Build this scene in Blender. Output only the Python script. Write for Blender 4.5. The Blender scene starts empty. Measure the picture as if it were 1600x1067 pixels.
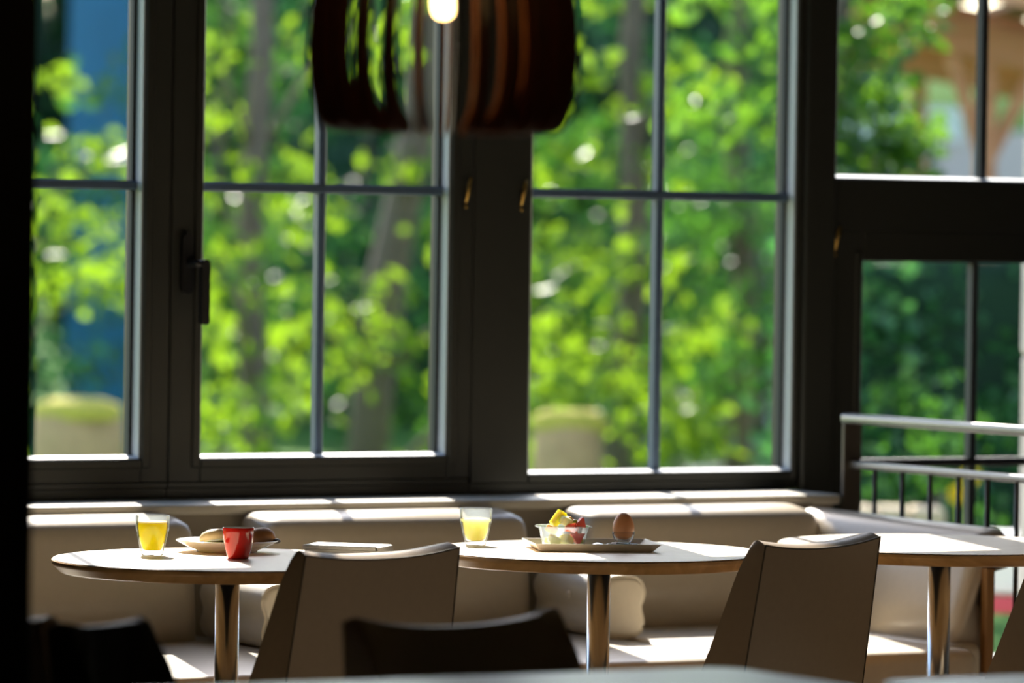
import bpy, bmesh, math, random
import numpy as np
from mathutils import Vector, Matrix

S = bpy.context.scene
COL = S.collection
PI = math.pi
R_ = math.radians

# ------------------------------------------------------------------ camera, sky, sun, exposure
cd = bpy.data.cameras.new('camera')
cam = bpy.data.objects.new('camera', cd); COL.objects.link(cam); S.camera = cam
cd.sensor_width = 36.0; cd.sensor_fit = 'HORIZONTAL'
cd.lens = 36.0 * 7831.06 / 1600.0
cd.clip_start = 0.1; cd.clip_end = 400
fw = Vector((0.49693453, 0.86750216, -0.02227287))
rt = Vector((0.86778638, -0.49671984, 0.01470363))
up = Vector((-0.00169206, 0.02663484, 0.9996438))
cam.matrix_world = Matrix(((rt.x, up.x, -fw.x, 0), (rt.y, up.y, -fw.y, 0), (rt.z, up.z, -fw.z, 1.40349), (0, 0, 0, 1)))
cd.dof.use_dof = True
cd.dof.focus_distance = 10.15
cd.dof.aperture_fstop = 3.0

SUN_DIR = Vector((-0.322, -1.0, -0.76)).normalized()        # the way the light travels
sd = bpy.data.lights.new('sun', 'SUN'); sun = bpy.data.objects.new('sun', sd); COL.objects.link(sun)
sd.energy = 15.0; sd.angle = R_(0.53); sd.color = (1.0, 0.93, 0.82)
sun.rotation_euler = SUN_DIR.to_track_quat('-Z', 'Y').to_euler()
sun.location = (12, 40, 30)

w = bpy.data.worlds.new('sky'); S.world = w; w.use_nodes = True
nt = w.node_tree
sky = nt.nodes.new('ShaderNodeTexSky'); sky.sky_type = 'NISHITA'; sky.sun_disc = False
sky.sun_elevation = R_(36); sky.sun_rotation = math.atan2(-SUN_DIR.x, -SUN_DIR.y)
bg = nt.nodes['Background']; bg.inputs['Strength'].default_value = 0.42
nt.links.new(sky.outputs['Color'], bg.inputs['Color'])

S.view_settings.view_transform = 'Standard'; S.view_settings.look = 'None'
S.view_settings.gamma = 1.0; S.view_settings.use_curve_mapping = False
S.view_settings.exposure = 0.0
S.cycles.max_bounces = 14; S.cycles.transparent_max_bounces = 24
S.cycles.diffuse_bounces = 6; S.cycles.glossy_bounces = 6; S.cycles.transmission_bounces = 12
S.cycles.sample_clamp_indirect = 6.0
S.cycles.caustics_reflective = False; S.cycles.caustics_refractive = False

# ------------------------------------------------------------------ materials
def nmat(name):
    m = bpy.data.materials.new(name); m.use_nodes = True
    return m, m.node_tree, m.node_tree.nodes['Principled BSDF']

def plain(name, col, rough=0.5, metal=0.0, var=0.0, scale=20.0, bump=0.0, spec=0.5, coat=0.0, stretch=None, aniso=0.0):
    """principled with a procedural noise variation of the colour and a fine bump"""
    m, t, p = nmat(name)
    p.inputs['Roughness'].default_value = rough; p.inputs['Metallic'].default_value = metal
    p.inputs['Specular IOR Level'].default_value = spec
    p.inputs['Coat Weight'].default_value = coat
    if aniso: p.inputs['Anisotropic'].default_value = aniso
    tc = t.nodes.new('ShaderNodeTexCoord'); mp = t.nodes.new('ShaderNodeMapping')
    t.links.new(tc.outputs['Object'], mp.inputs['Vector'])
    if stretch: mp.inputs['Scale'].default_value = stretch
    nz = t.nodes.new('ShaderNodeTexNoise'); nz.inputs['Scale'].default_value = scale; nz.inputs['Detail'].default_value = 5
    t.links.new(mp.outputs['Vector'], nz.inputs['Vector'])
    mx = t.nodes.new('ShaderNodeMix'); mx.data_type = 'RGBA'
    a = tuple(max(0, c * (1 - var)) for c in col); b = tuple(min(1, c * (1 + var)) for c in col)
    mx.inputs['A'].default_value = (*a, 1); mx.inputs['B'].default_value = (*b, 1)
    t.links.new(nz.outputs['Fac'], mx.inputs['Factor'])
    t.links.new(mx.outputs['Result'], p.inputs['Base Color'])
    if bump:
        bp = t.nodes.new('ShaderNodeBump'); bp.inputs['Strength'].default_value = bump; bp.inputs['Distance'].default_value = 0.002
        t.links.new(nz.outputs['Fac'], bp.inputs['Height']); t.links.new(bp.outputs['Normal'], p.inputs['Normal'])
    return m

def wood(name, c1, c2, scale=3.0, rough=0.4, axis='X', dist=4.0, coat=0.0):
    m, t, p = nmat(name)
    p.inputs['Roughness'].default_value = rough; p.inputs['Coat Weight'].default_value = coat
    tc = t.nodes.new('ShaderNodeTexCoord'); mp = t.nodes.new('ShaderNodeMapping')
    s = {'X': (0.25, 4, 4), 'Y': (4, 0.25, 4), 'Z': (4, 4, 0.25)}[axis]
    mp.inputs['Scale'].default_value = s
    t.links.new(tc.outputs['Object'], mp.inputs['Vector'])
    nz = t.nodes.new('ShaderNodeTexNoise'); nz.inputs['Scale'].default_value = scale * 3; nz.inputs['Detail'].default_value = 8
    nz.inputs['Distortion'].default_value = dist * 0.2
    t.links.new(mp.outputs['Vector'], nz.inputs['Vector'])
    cr = t.nodes.new('ShaderNodeValToRGB')
    cr.color_ramp.elements[0].position = 0.3; cr.color_ramp.elements[0].color = (*c1, 1)
    cr.color_ramp.elements[1].position = 0.7; cr.color_ramp.elements[1].color = (*c2, 1)
    t.links.new(nz.outputs['Fac'], cr.inputs['Fac']); t.links.new(cr.outputs['Color'], p.inputs['Base Color'])
    bp = t.nodes.new('ShaderNodeBump'); bp.inputs['Strength'].default_value = 0.15; bp.inputs['Distance'].default_value = 0.001
    t.links.new(nz.outputs['Fac'], bp.inputs['Height']); t.links.new(bp.outputs['Normal'], p.inputs['Normal'])
    return m

def thin_glass(name, tint=(0.97, 0.985, 0.98), rough=0.0, ior=1.5, veil=0.0):
    """a clear pane or a thin glass wall: straight-through light and a Fresnel reflection"""
    m = bpy.data.materials.new(name); m.use_nodes = True; t = m.node_tree; t.nodes.clear()
    out = t.nodes.new('ShaderNodeOutputMaterial')
    tr = t.nodes.new('ShaderNodeBsdfTransparent'); tr.inputs['Color'].default_value = (*tint, 1)
    gl = t.nodes.new('ShaderNodeBsdfGlossy'); gl.inputs['Roughness'].default_value = rough
    fr = t.nodes.new('ShaderNodeFresnel'); fr.inputs['IOR'].default_value = ior
    mx = t.nodes.new('ShaderNodeMixShader')
    t.links.new(fr.outputs['Fac'], mx.inputs['Fac']); t.links.new(tr.outputs[0], mx.inputs[1]); t.links.new(gl.outputs[0], mx.inputs[2])
    last = mx
    if veil:                                         # a film of dust on the pane, in specks
        df = t.nodes.new('ShaderNodeBsdfTranslucent'); df.inputs['Color'].default_value = (0.8, 0.9, 0.95, 1)
        m2 = t.nodes.new('ShaderNodeMixShader')
        tc = t.nodes.new('ShaderNodeTexCoord')
        nz = t.nodes.new('ShaderNodeTexNoise'); nz.inputs['Scale'].default_value = 7; nz.inputs['Detail'].default_value = 6
        t.links.new(tc.outputs['Object'], nz.inputs['Vector'])
        vo = t.nodes.new('ShaderNodeTexVoronoi'); vo.inputs['Scale'].default_value = 26
        t.links.new(tc.outputs['Object'], vo.inputs['Vector'])
        lt = t.nodes.new('ShaderNodeMath'); lt.operation = 'LESS_THAN'; lt.inputs[1].default_value = 0.045
        t.links.new(vo.outputs['Distance'], lt.inputs[0])
        a = t.nodes.new('ShaderNodeMath'); a.operation = 'MULTIPLY'; a.inputs[1].default_value = veil * 2
        t.links.new(nz.outputs['Fac'], a.inputs[0])
        b = t.nodes.new('ShaderNodeMath'); b.operation = 'MULTIPLY_ADD'; b.inputs[1].default_value = 0.25
        t.links.new(lt.outputs[0], b.inputs[0]); t.links.new(a.outputs[0], b.inputs[2])
        t.links.new(b.outputs[0], m2.inputs['Fac']); t.links.new(mx.outputs[0], m2.inputs[1]); t.links.new(df.outputs[0], m2.inputs[2])
        last = m2
    t.links.new(last.outputs[0], out.inputs['Surface'])
    return m

def translucent(name, col, trans, fac=0.5, rough=0.4, gloss=0.08, var=0.25, scale=0.8):
    """leaf, fruit or juice: diffuse, light coming through, and a glossy skin"""
    m = bpy.data.materials.new(name); m.use_nodes = True; t = m.node_tree; t.nodes.clear()
    out = t.nodes.new('ShaderNodeOutputMaterial')
    df = t.nodes.new('ShaderNodeBsdfDiffuse'); tl = t.nodes.new('ShaderNodeBsdfTranslucent'); gl = t.nodes.new('ShaderNodeBsdfGlossy')
    gl.inputs['Roughness'].default_value = rough
    tc = t.nodes.new('ShaderNodeTexCoord')
    nz = t.nodes.new('ShaderNodeTexNoise'); nz.inputs['Scale'].default_value = scale; nz.inputs['Detail'].default_value = 4
    t.links.new(tc.outputs['Object'], nz.inputs['Vector'])
    for node, c in ((df, col), (tl, trans)):
        mx = t.nodes.new('ShaderNodeMix'); mx.data_type = 'RGBA'
        mx.inputs['A'].default_value = (*[k * (1 - var) for k in c], 1); mx.inputs['B'].default_value = (*[min(1, k * (1 + var)) for k in c], 1)
        t.links.new(nz.outputs['Fac'], mx.inputs['Factor']); t.links.new(mx.outputs['Result'], node.inputs['Color'])
    m1 = t.nodes.new('ShaderNodeMixShader'); m1.inputs['Fac'].default_value = fac
    t.links.new(df.outputs[0], m1.inputs[1]); t.links.new(tl.outputs[0], m1.inputs[2])
    m2 = t.nodes.new('ShaderNodeMixShader'); m2.inputs['Fac'].default_value = gloss
    t.links.new(m1.outputs[0], m2.inputs[1]); t.links.new(gl.outputs[0], m2.inputs[2])
    t.links.new(m2.outputs[0], out.inputs['Surface'])
    return m

def scatter(name, col, radius, scale, rough=0.15):
    m, t, p = nmat(name)
    p.inputs['Base Color'].default_value = (*col, 1); p.inputs['Roughness'].default_value = rough
    p.inputs['Subsurface Weight'].default_value = 1.0; p.inputs['Subsurface Radius'].default_value = radius; p.inputs['Subsurface Scale'].default_value = scale
    return m

def emit(name, col, strength):
    m = bpy.data.materials.new(name); m.use_nodes = True; t = m.node_tree; t.nodes.clear()
    out = t.nodes.new('ShaderNodeOutputMaterial'); e = t.nodes.new('ShaderNodeEmission')
    e.inputs['Color'].default_value = (*col, 1); e.inputs['Strength'].default_value = strength
    t.links.new(e.outputs[0], out.inputs['Surface'])
    return m

M = dict(
    floor=wood('floor_oak', (0.25, 0.215, 0.175), (0.34, 0.30, 0.25), 2.0, 0.35, 'Y'),
    joint=plain('floor_joint', (0.05, 0.035, 0.025), 0.8),
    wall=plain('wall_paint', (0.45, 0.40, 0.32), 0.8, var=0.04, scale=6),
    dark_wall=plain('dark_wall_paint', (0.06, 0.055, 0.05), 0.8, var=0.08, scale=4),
    ceil=plain('ceiling_paint', (0.16, 0.155, 0.15), 0.9, var=0.03, scale=4),
    pillar=plain('black_pillar', (0.012, 0.011, 0.011), 0.8, var=0.2, scale=8),
    sill=plain('sill_paint', (0.72, 0.68, 0.58), 0.35, var=0.03, scale=10),
    frame=plain('dark_bronze_aluminium', (0.040, 0.041, 0.035), 0.34, metal=0.2, var=0.08, scale=30, bump=0.02),
    muntin=plain('sky_tinted_glazing_bar', (0.075, 0.115, 0.18), 0.38, var=0.05),  # bluish because the sky's reflection is put into the bar colour
    muntin_dark=plain('dark_glazing_bar', (0.022, 0.024, 0.028), 0.5, var=0.05),
    gasket=plain('black_rubber', (0.012, 0.012, 0.013), 0.6),
    bead_sunlit=plain('sunlit_glazing_bead', (0.72, 0.74, 0.75), 0.4, var=0.03),  # lighter copy of the bead: sun on the bottom edge is in the colour
    bead=plain('grey_glazing_bead', (0.42, 0.45, 0.48), 0.4, var=0.03),
    handle=plain('black_handle', (0.012, 0.012, 0.013), 0.35),
    brass=plain('brass', (0.60, 0.38, 0.10), 0.35, metal=1.0, var=0.1),
    glass=thin_glass('window_glass', (0.93, 0.97, 0.955), veil=0.022),
    leather=plain('taupe_leather', (0.60, 0.515, 0.40), 0.30, var=0.05, scale=60, bump=0.12),
    leather_light=plain('light_taupe_leather', (0.70, 0.63, 0.51), 0.34, var=0.05, scale=60, bump=0.12),
    chair=plain('brown_leather', (0.37, 0.275, 0.175), 0.38, var=0.06, scale=70, bump=0.15),
    chair_side=plain('brown_leather_side', (0.36, 0.29, 0.20), 0.38, var=0.06, scale=70, bump=0.15),
    black_leather=plain('black_leather', (0.015, 0.014, 0.013), 0.5, var=0.1, scale=70, bump=0.1),
    seam=plain('dark_seam', (0.10, 0.075, 0.045), 0.5),
    chair_leg=wood('chair_leg_wood', (0.16, 0.09, 0.05), (0.24, 0.14, 0.08), 3, 0.4, 'Z'),
    top=wood('table_laminate', (0.80, 0.65, 0.47), (0.87, 0.74, 0.56), 1.6, 0.40, 'X'),
    edge=wood('table_edge_wood', (0.56, 0.31, 0.11), (0.80, 0.50, 0.21), 2.2, 0.35, 'X'),
    steel=plain('brushed_steel', (0.80, 0.85, 0.90), 0.24, metal=1.0, var=0.06, scale=6, stretch=(30, 30, 0.3)),
    plate_steel=plain('black_steel_plate', (0.02, 0.02, 0.022), 0.4, metal=0.5),
    near_top=plain('grey_table_top', (0.22, 0.32, 0.31), 0.30, var=0.05, scale=5),
    bench_base=plain('dark_bench_plinth', (0.05, 0.045, 0.04), 0.6),
    panel=wood('bench_end_wood', (0.30, 0.15, 0.05), (0.45, 0.24, 0.09), 2, 0.45, 'Z'),
    rail=plain('grey_steel_rail', (0.26, 0.26, 0.26), 0.35, metal=0.6, var=0.06),
    baluster=plain('dark_steel_baluster', (0.10, 0.085, 0.07), 0.4, metal=0.4, var=0.06),
    fin=wood('lamp_plywood', (0.19, 0.062, 0.022), (0.29, 0.10, 0.036), 2, 0.45, 'Z'),
    cord=plain('black_cord', (0.015, 0.015, 0.015), 0.6),
    bulb=emit('bulb_glow', (1.0, 0.62, 0.22), 18),
    tumbler=thin_glass('tumbler_glass', (0.985, 0.985, 0.97), 0.03, 1.10, veil=0.05),
    juice=scatter('orange_juice', (1.0, 0.84, 0.03), (1.0, 0.8, 0.12), 0.09),
    apple=scatter('apple_juice', (0.97, 0.90, 0.42), (1.0, 0.9, 0.5), 0.09),
    lit_top=translucent('juice_surface', (0.98, 0.88, 0.45), (0.98, 0.85, 0.35), 0.3, 0.2, 0.05, 0.05, 60),  # paler than the juice: its sunlit top is painted as a disc
    china=plain('white_china', (0.84, 0.80, 0.74), 0.12, var=0.01, coat=0.3),
    red=plain('red_glaze', (0.62, 0.018, 0.012), 0.10, var=0.05, coat=0.5),
    coffee=plain('coffee', (0.05, 0.022, 0.010), 0.08),
    crust=plain('bread_crust', (0.84, 0.60, 0.28), 0.55, var=0.2, scale=40, bump=0.3),
    crumb=scatter('bread_crumb', (0.98, 0.86, 0.50), (1, 0.7, 0.3), 0.012, 0.35),
    dark_crust=plain('dark_bread_crust', (0.30, 0.13, 0.04), 0.5, var=0.45, scale=30, bump=0.4),
    filling=plain('chocolate_filling', (0.03, 0.013, 0.007), 0.35, var=0.3),
    paper=plain('newsprint', (0.78, 0.80, 0.80), 0.7, var=0.06, scale=12),
    print_=plain('pale_blue_print', (0.40, 0.56, 0.66), 0.7, var=0.3, scale=30),
    egg=plain('brown_eggshell', (0.72, 0.32, 0.135), 0.42, var=0.06, scale=90, bump=0.03),
    cup_base=thin_glass('thick_glass_foot', (0.72, 0.77, 0.78), 0.05, 1.3),
    tray=plain('cream_tray', (0.86, 0.79, 0.66), 0.30, var=0.02),
    bowl=thin_glass('clear_plastic', (0.98, 0.985, 0.98), 0.05, 1.2, veil=0.20),
    melon=scatter('melon_flesh', (0.96, 0.94, 0.60), (1, 0.9, 0.5), 0.012, 0.35),
    pineapple=scatter('pineapple_flesh', (0.98, 0.86, 0.10), (1, 0.8, 0.2), 0.012, 0.35),
    water=scatter('watermelon_flesh', (0.93, 0.20, 0.13), (1, 0.3, 0.2), 0.012, 0.35),
    orange=scatter('cantaloupe_flesh', (0.97, 0.66, 0.28), (1, 0.6, 0.3), 0.012, 0.35),
    kiwi=scatter('kiwi_flesh', (0.60, 0.74, 0.12), (0.8, 1, 0.2), 0.012, 0.35),
    grass=plain('lawn', (0.075, 0.17, 0.03), 0.95, var=0.45, scale=3.0, spec=0.1),
    gravel=plain('pale_gravel', (0.52, 0.46, 0.36), 0.9, var=0.25, scale=20),
    leaf=translucent('bright_leaf', (0.05, 0.13, 0.014), (0.27, 0.46, 0.015), 0.55, 0.35, 0.05, 0.45),
    leaf_mid=translucent('fresh_leaf', (0.035, 0.11, 0.018), (0.15, 0.33, 0.02), 0.55, 0.35, 0.05, 0.45),
    leaf2=translucent('green_leaf', (0.028, 0.10, 0.018), (0.085, 0.25, 0.020), 0.5, 0.35, 0.05, 0.4),
    leaf3=translucent('dark_leaf', (0.016, 0.072, 0.026), (0.026, 0.12, 0.028), 0.4, 0.35, 0.05, 0.4),
    hedge=translucent('hedge_leaf', (0.055, 0.19, 0.060), (0.10, 0.34, 0.07), 0.5, 0.35, 0.05, 0.4),
    bark=plain('bark', (0.17, 0.125, 0.10), 0.9, var=0.35, scale=12, bump=0.4),
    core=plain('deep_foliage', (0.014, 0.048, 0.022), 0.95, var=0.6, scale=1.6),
    moss=plain('moss', (0.62, 0.52, 0.08), 0.9, var=0.3, scale=30, bump=0.4),
    stump=plain('weathered_stump', (0.58, 0.37, 0.18), 0.9, var=0.35, scale=14, bump=0.4),
    blue=plain('blue_sheet_metal', (0.012, 0.17, 0.36), 0.4, var=0.35, scale=1.5),
    timber=wood('pavilion_timber', (0.58, 0.24, 0.11), (0.76, 0.36, 0.19), 1.5, 0.6, 'X'),
    roof_dark=plain('roof_boards', (0.22, 0.10, 0.07), 0.8, var=0.2, scale=6),
    stone=plain('pale_limestone', (0.66, 0.62, 0.58), 0.85, var=0.08, scale=10, bump=0.2),
    sand=plain('sandstone', (0.58, 0.46, 0.30), 0.9, var=0.2, scale=10, bump=0.3),
    mauve=plain('greyish_pink_render', (0.66, 0.53, 0.51), 0.9, var=0.06, scale=5),
    white=plain('white_paint', (0.80, 0.80, 0.79), 0.5, var=0.02),
    red_paint=plain('red_lacquer', (0.60, 0.05, 0.09), 0.4, var=0.06),
    petal=translucent('yellow_petal', (0.85, 0.62, 0.01), (0.95, 0.75, 0.01), 0.5, 0.4, 0.04, 0.1, 20),
)

# ------------------------------------------------------------------ builders
def obj(name, bm, mat, parent=None, smooth=False):
    me = bpy.data.meshes.new(name); bm.to_mesh(me); bm.free()
    if smooth:
        for p in me.polygons: p.use_smooth = True
    for m in (mat if isinstance(mat, (list, tuple)) else [mat]): me.materials.append(m)
    o = bpy.data.objects.new(name, me); COL.objects.link(o)
    if parent: o.parent = parent
    return o

def tag(o, label, cat, group=None):
    o['label'] = label; o['category'] = cat
    if group: o['group'] = group
    return o

def thing(name, label, cat, loc=(0, 0, 0), rz=0.0, group=None):
    o = bpy.data.objects.new(name, None); COL.objects.link(o)
    o.empty_display_size = 0.1; o.location = loc; o.rotation_euler = (0, 0, rz)
    return tag(o, label, cat, group)

def struct(o):
    o['kind'] = 'structure'; return o

def copy_tree(o):
    """a copy of a thing with copies of its parts and their sub-parts"""
    c = o.copy(); COL.objects.link(c)
    for ch in o.children:
        d = ch.copy(); COL.objects.link(d); d.parent = c; d.matrix_parent_inverse = ch.matrix_parent_inverse.copy()
        for g in ch.children:
            e = g.copy(); COL.objects.link(e); e.parent = d
    return c

def add_box(bm, x0, x1, y0, y1, z0, z1, bev=0.0, seg=2, mi=0):
    vs = [bm.verts.new((x, y, z)) for x in (x0, x1) for y in (y0, y1) for z in (z0, z1)]
    idx = ((0, 1, 3, 2), (4, 6, 7, 5), (0, 4, 5, 1), (2, 3, 7, 6), (0, 2, 6, 4), (1, 5, 7, 3))
    fs = [bm.faces.new([vs[i] for i in f]) for f in idx]
    for f in fs: f.material_index = mi
    if bev:
        es = list({e for f in fs for e in f.edges})
        bmesh.ops.bevel(bm, geom=es, offset=bev, segments=seg, profile=0.5, affect='EDGES')
    return bm

def box(x0, x1, y0, y1, z0, z1, bev=0.0, seg=2):
    return add_box(bmesh.new(), x0, x1, y0, y1, z0, z1, bev, seg)

def add_prism(bm, pts, axis, a, b):
    """extrude a closed 2D outline along an axis from a to b"""
    def P(p, t):
        return {'x': (t, p[0], p[1]), 'y': (p[0], t, p[1]), 'z': (p[0], p[1], t)}[axis]
    A = [bm.verts.new(P(p, a)) for p in pts]; B = [bm.verts.new(P(p, b)) for p in pts]
    n = len(pts)
    for i in range(n): bm.faces.new((A[i], A[(i + 1) % n], B[(i + 1) % n], B[i]))
    bm.faces.new(A[::-1]); bm.faces.new(B)
    bmesh.ops.recalc_face_normals(bm, faces=bm.faces[:])
    return bm

def lathe(prof, n=48, bm=None, sx=1.0, sy=1.0):
    """revolve (r, z) points about z; an r of 0 closes the end"""
    bm = bm or bmesh.new(); rings = []
    for r, z in prof:
        if r <= 1e-7: rings.append([bm.verts.new((0, 0, z))])
        else: rings.append([bm.verts.new((r * sx * math.cos(2 * PI * k / n), r * sy * math.sin(2 * PI * k / n), z)) for k in range(n)])
    for A, B in zip(rings[:-1], rings[1:]):
        for k in range(n):
            j = (k + 1) % n
            if len(A) == 1 and len(B) == 1: continue
            if len(A) == 1: bm.faces.new((A[0], B[j], B[k]))
            elif len(B) == 1: bm.faces.new((A[k], A[j], B[0]))
            else: bm.faces.new((A[k], A[j], B[j], B[k]))
    bmesh.ops.recalc_face_normals(bm, faces=bm.faces[:])
    return bm

def add_tube(bm, pts, r, n=10, caps=True):
    """a tube along a polyline; r may be a number or one per point"""
    pts = [Vector(p) for p in pts]; rings = []
    for i, p in enumerate(pts):
        d = (pts[min(i + 1, len(pts) - 1)] - pts[max(i - 1, 0)]).normalized()
        a = Vector((0, 0, 1)) if abs(d.z) < 0.9 else Vector((1, 0, 0))
        u = d.cross(a).normalized(); v = d.cross(u)
        rr = r[i] if isinstance(r, (list, tuple)) else r
        rings.append([bm.verts.new(p + (u * math.cos(2 * PI * k / n) + v * math.sin(2 * PI * k / n)) * rr) for k in range(n)])
    for A, B in zip(rings[:-1], rings[1:]):
        for k in range(n): bm.faces.new((A[k], A[(k + 1) % n], B[(k + 1) % n], B[k]))
    if caps: bm.faces.new(rings[0][::-1]); bm.faces.new(rings[-1])
    bmesh.ops.recalc_face_normals(bm, faces=bm.faces[:])
    return bm

def tube(pts, r, n=10): return add_tube(bmesh.new(), pts, r, n)

def add_grid_shell(bm, rows):
    """closed loops of equal length joined into a skin, capped at both ends"""
    V = [[bm.verts.new(p) for p in r] for r in rows]; n = len(rows[0])
    for A, B in zip(V[:-1], V[1:]):
        for k in range(n): bm.faces.new((A[k], A[(k + 1) % n], B[(k + 1) % n], B[k]))
    bm.faces.new(V[0][::-1]); bm.faces.new(V[-1])
    bmesh.ops.recalc_face_normals(bm, faces=bm.faces[:])
    return bm

def rounded_rect(x0, x1, y0, y1, r, seg=8, corners=(1, 1, 1, 1)):
    out = []
    for (cx, cy, a0), on in zip(((x1 - r, y1 - r, 0), (x0 + r, y1 - r, 90), (x0 + r, y0 + r, 180), (x1 - r, y0 + r, 270)), corners):
        if on:
            for k in range(seg + 1):
                a = R_(a0 + 90 * k / seg); out.append((cx + r * math.cos(a), cy + r * math.sin(a)))
        else:
            out.append((cx + (r if a0 in (0, 270) else -r), cy + (r if a0 in (0, 90) else -r)))
    return out

def soft(o, width=0.01, seg=3, smooth=True):
    b = o.modifiers.new('bevel', 'BEVEL'); b.width = width; b.segments = seg; b.limit_method = 'ANGLE'; b.angle_limit = R_(35)
    if smooth:
        for p in o.data.polygons: p.use_smooth = True
        wn = o.modifiers.new('normals', 'WEIGHTED_NORMAL'); wn.keep_sharp = True
    return o

# ------------------------------------------------------------------ room shell
YF, YG, YO = 10.40, 10.45, 10.50            # inner face of the window frames, glass, outer face
floor = struct(obj('floor', box(-2.0, 8.7, -1.6, YO, -0.12, -0.012), M['joint']))
meb = None
k = 0
for i in range(38):                          # floor boards in view of the tables, each its own piece
    y0 = -1.6 + i * 0.318
    if y0 + 0.315 > YO: break
    if meb is None:
        b0 = obj('floor_board', box(0, 10.7, 0, 0.315, -0.012, 0.0, 0.0015, 1), M['floor'], floor); meb = b0.data; b0.location = (-2.0, y0, 0)
    else:
        o = bpy.data.objects.new('floor_board', meb); COL.objects.link(o); o.parent = floor; o.location = (-2.0, y0, 0)
struct(obj('ceiling', box(-2.0, 8.7, -1.6, YO, 3.05, 3.15), M['ceil']))
struct(obj('wall_left', box(-2.1, -2.0, -1.6, YO, 0, 3.05), M['dark_wall']))
struct(obj('wall_right', box(8.7, 8.8, -1.6, YO, 0, 3.05), M['dark_wall']))
struct(obj('wall_back', box(-2.1, 8.8, -1.7, -1.6, 0, 3.05), M['dark_wall']))
# window wall: low wall under the windows, the solid part to the left, and a lintel over the upper lights
wf = struct(obj('wall_front', box(-2.0, 6.755, 10.205, YO, 0, 0.748), M['wall']))
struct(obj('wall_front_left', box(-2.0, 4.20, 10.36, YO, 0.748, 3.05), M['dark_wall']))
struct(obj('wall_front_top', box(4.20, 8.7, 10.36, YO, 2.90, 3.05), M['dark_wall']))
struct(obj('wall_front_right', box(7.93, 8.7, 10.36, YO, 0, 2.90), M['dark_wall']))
sl = struct(obj('trim_1', box(-2.0, 6.755, 10.17, YF + 0.06, 0.748, 0.772), M['sill'])); soft(sl, 0.006, 2)
bt = struct(obj('baseboard_front', box(-2.0, 6.755, 10.19, 10.205, 0, 0.08), M['dark_wall']))

# dark pillar between the camera and the tables, at the left edge of the view
struct(obj('wall_pillar', box(2.45, 2.922, 6.45, 6.80, 0, 3.05, 0.004, 1), M['pillar']))

# ---- windows
def bar(name, x0, x1, z0, z1, mat, parent, y0=YF, y1=YO, bev=0.003):
    return obj(name, box(x0, x1, y0, y1, z0, z1, bev, 1), mat, parent)

def window(name, x0, x1, z0, z1, l, r, b, t, xm, zm, sash=True, mun=0.010, bm_=None):
    """one light: frame members of widths l, r, b, t round the opening, beads, gaskets, bars, panes"""
    wdw = struct(bpy.data.objects.new(name, None)); COL.objects.link(wdw)
    bar('frame_stile', x0 - l, x0, z0 - b, z1 + t, M['frame'], wdw); bar('frame_stile', x1, x1 + r, z0 - b, z1 + t, M['frame'], wdw)
    bar('frame_rail', x0, x1, z0 - b, z0, M['frame'], wdw); bar('frame_rail', x0, x1, z1, z1 + t, M['frame'], wdw)
    if sash:                                  # the raised step of an opening sash round its glass
        s = 0.022
        bar('sash_lip', x0 - s, x0 - 0.001, z0 - s, z1 + s, M['frame'], wdw, YF - 0.006, YF + 0.001); bar('sash_lip', x1 + 0.001, x1 + s, z0 - s, z1 + s, M['frame'], wdw, YF - 0.006, YF + 0.001)
        bar('sash_lip', x0, x1, z0 - s, z0 - 0.001, M['frame'], wdw, YF - 0.006, YF + 0.001)
    g = 0.004
    bar('glazing_bead', x0, x0 + g, z0, z1, M['bead'], wdw, YF + 0.006, YG - 0.008, 0.0); bar('glazing_bead', x1 - g, x1, z0, z1, M['bead'], wdw, YF + 0.006, YG - 0.008, 0.0)
    bb = bmesh.new(); add_prism(bb, [(YF + 0.004, z0 - 0.002), (YG - 0.004, z0 - 0.002), (YG - 0.004, z0 + 0.0075), (YF + 0.004, z0 + 0.001)], 'x', x0, x1)
    obj('glazing_bead', bb, M['bead_sunlit'], wdw)
    bar('gasket', x0, x0 + 0.010, z0, z1, M['gasket'], wdw, YG - 0.008, YG + 0.012, 0.0); bar('gasket', x1 - 0.012, x1, z0, z1, M['gasket'], wdw, YG - 0.008, YG + 0.012, 0.0)
    ym0, ym1 = YG - 0.016, YG + 0.016
    xs = [x0] + list(xm) + [x1]; zs = [z0] + list(zm) + [z1]
    for x in xm: bar('glazing_bar', x - mun, x + mun, z0, z1, bm_ or M['muntin'], wdw, ym0, ym1, 0.004)
    for z in zm: bar('glazing_bar', x0, x1, z - mun - 0.001, z + mun + 0.001, bm_ or M['muntin'], wdw, ym0 - 0.002, ym1 + 0.002, 0.004)
    for xa, xb in zip(xs[:-1], xs[1:]):
        for za, zb in zip(zs[:-1], zs[1:]):
            bm = bmesh.new(); add_box(bm, xa, xb, YG - 0.002, YG + 0.002, za, zb)
            bmesh.ops.delete(bm, geom=[f for f in bm.faces if abs(f.normal.y) < 0.5 or f.normal.y > 0], context='FACES')
            obj('pane', bm, M['glass'], wdw)
    return wdw

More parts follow.
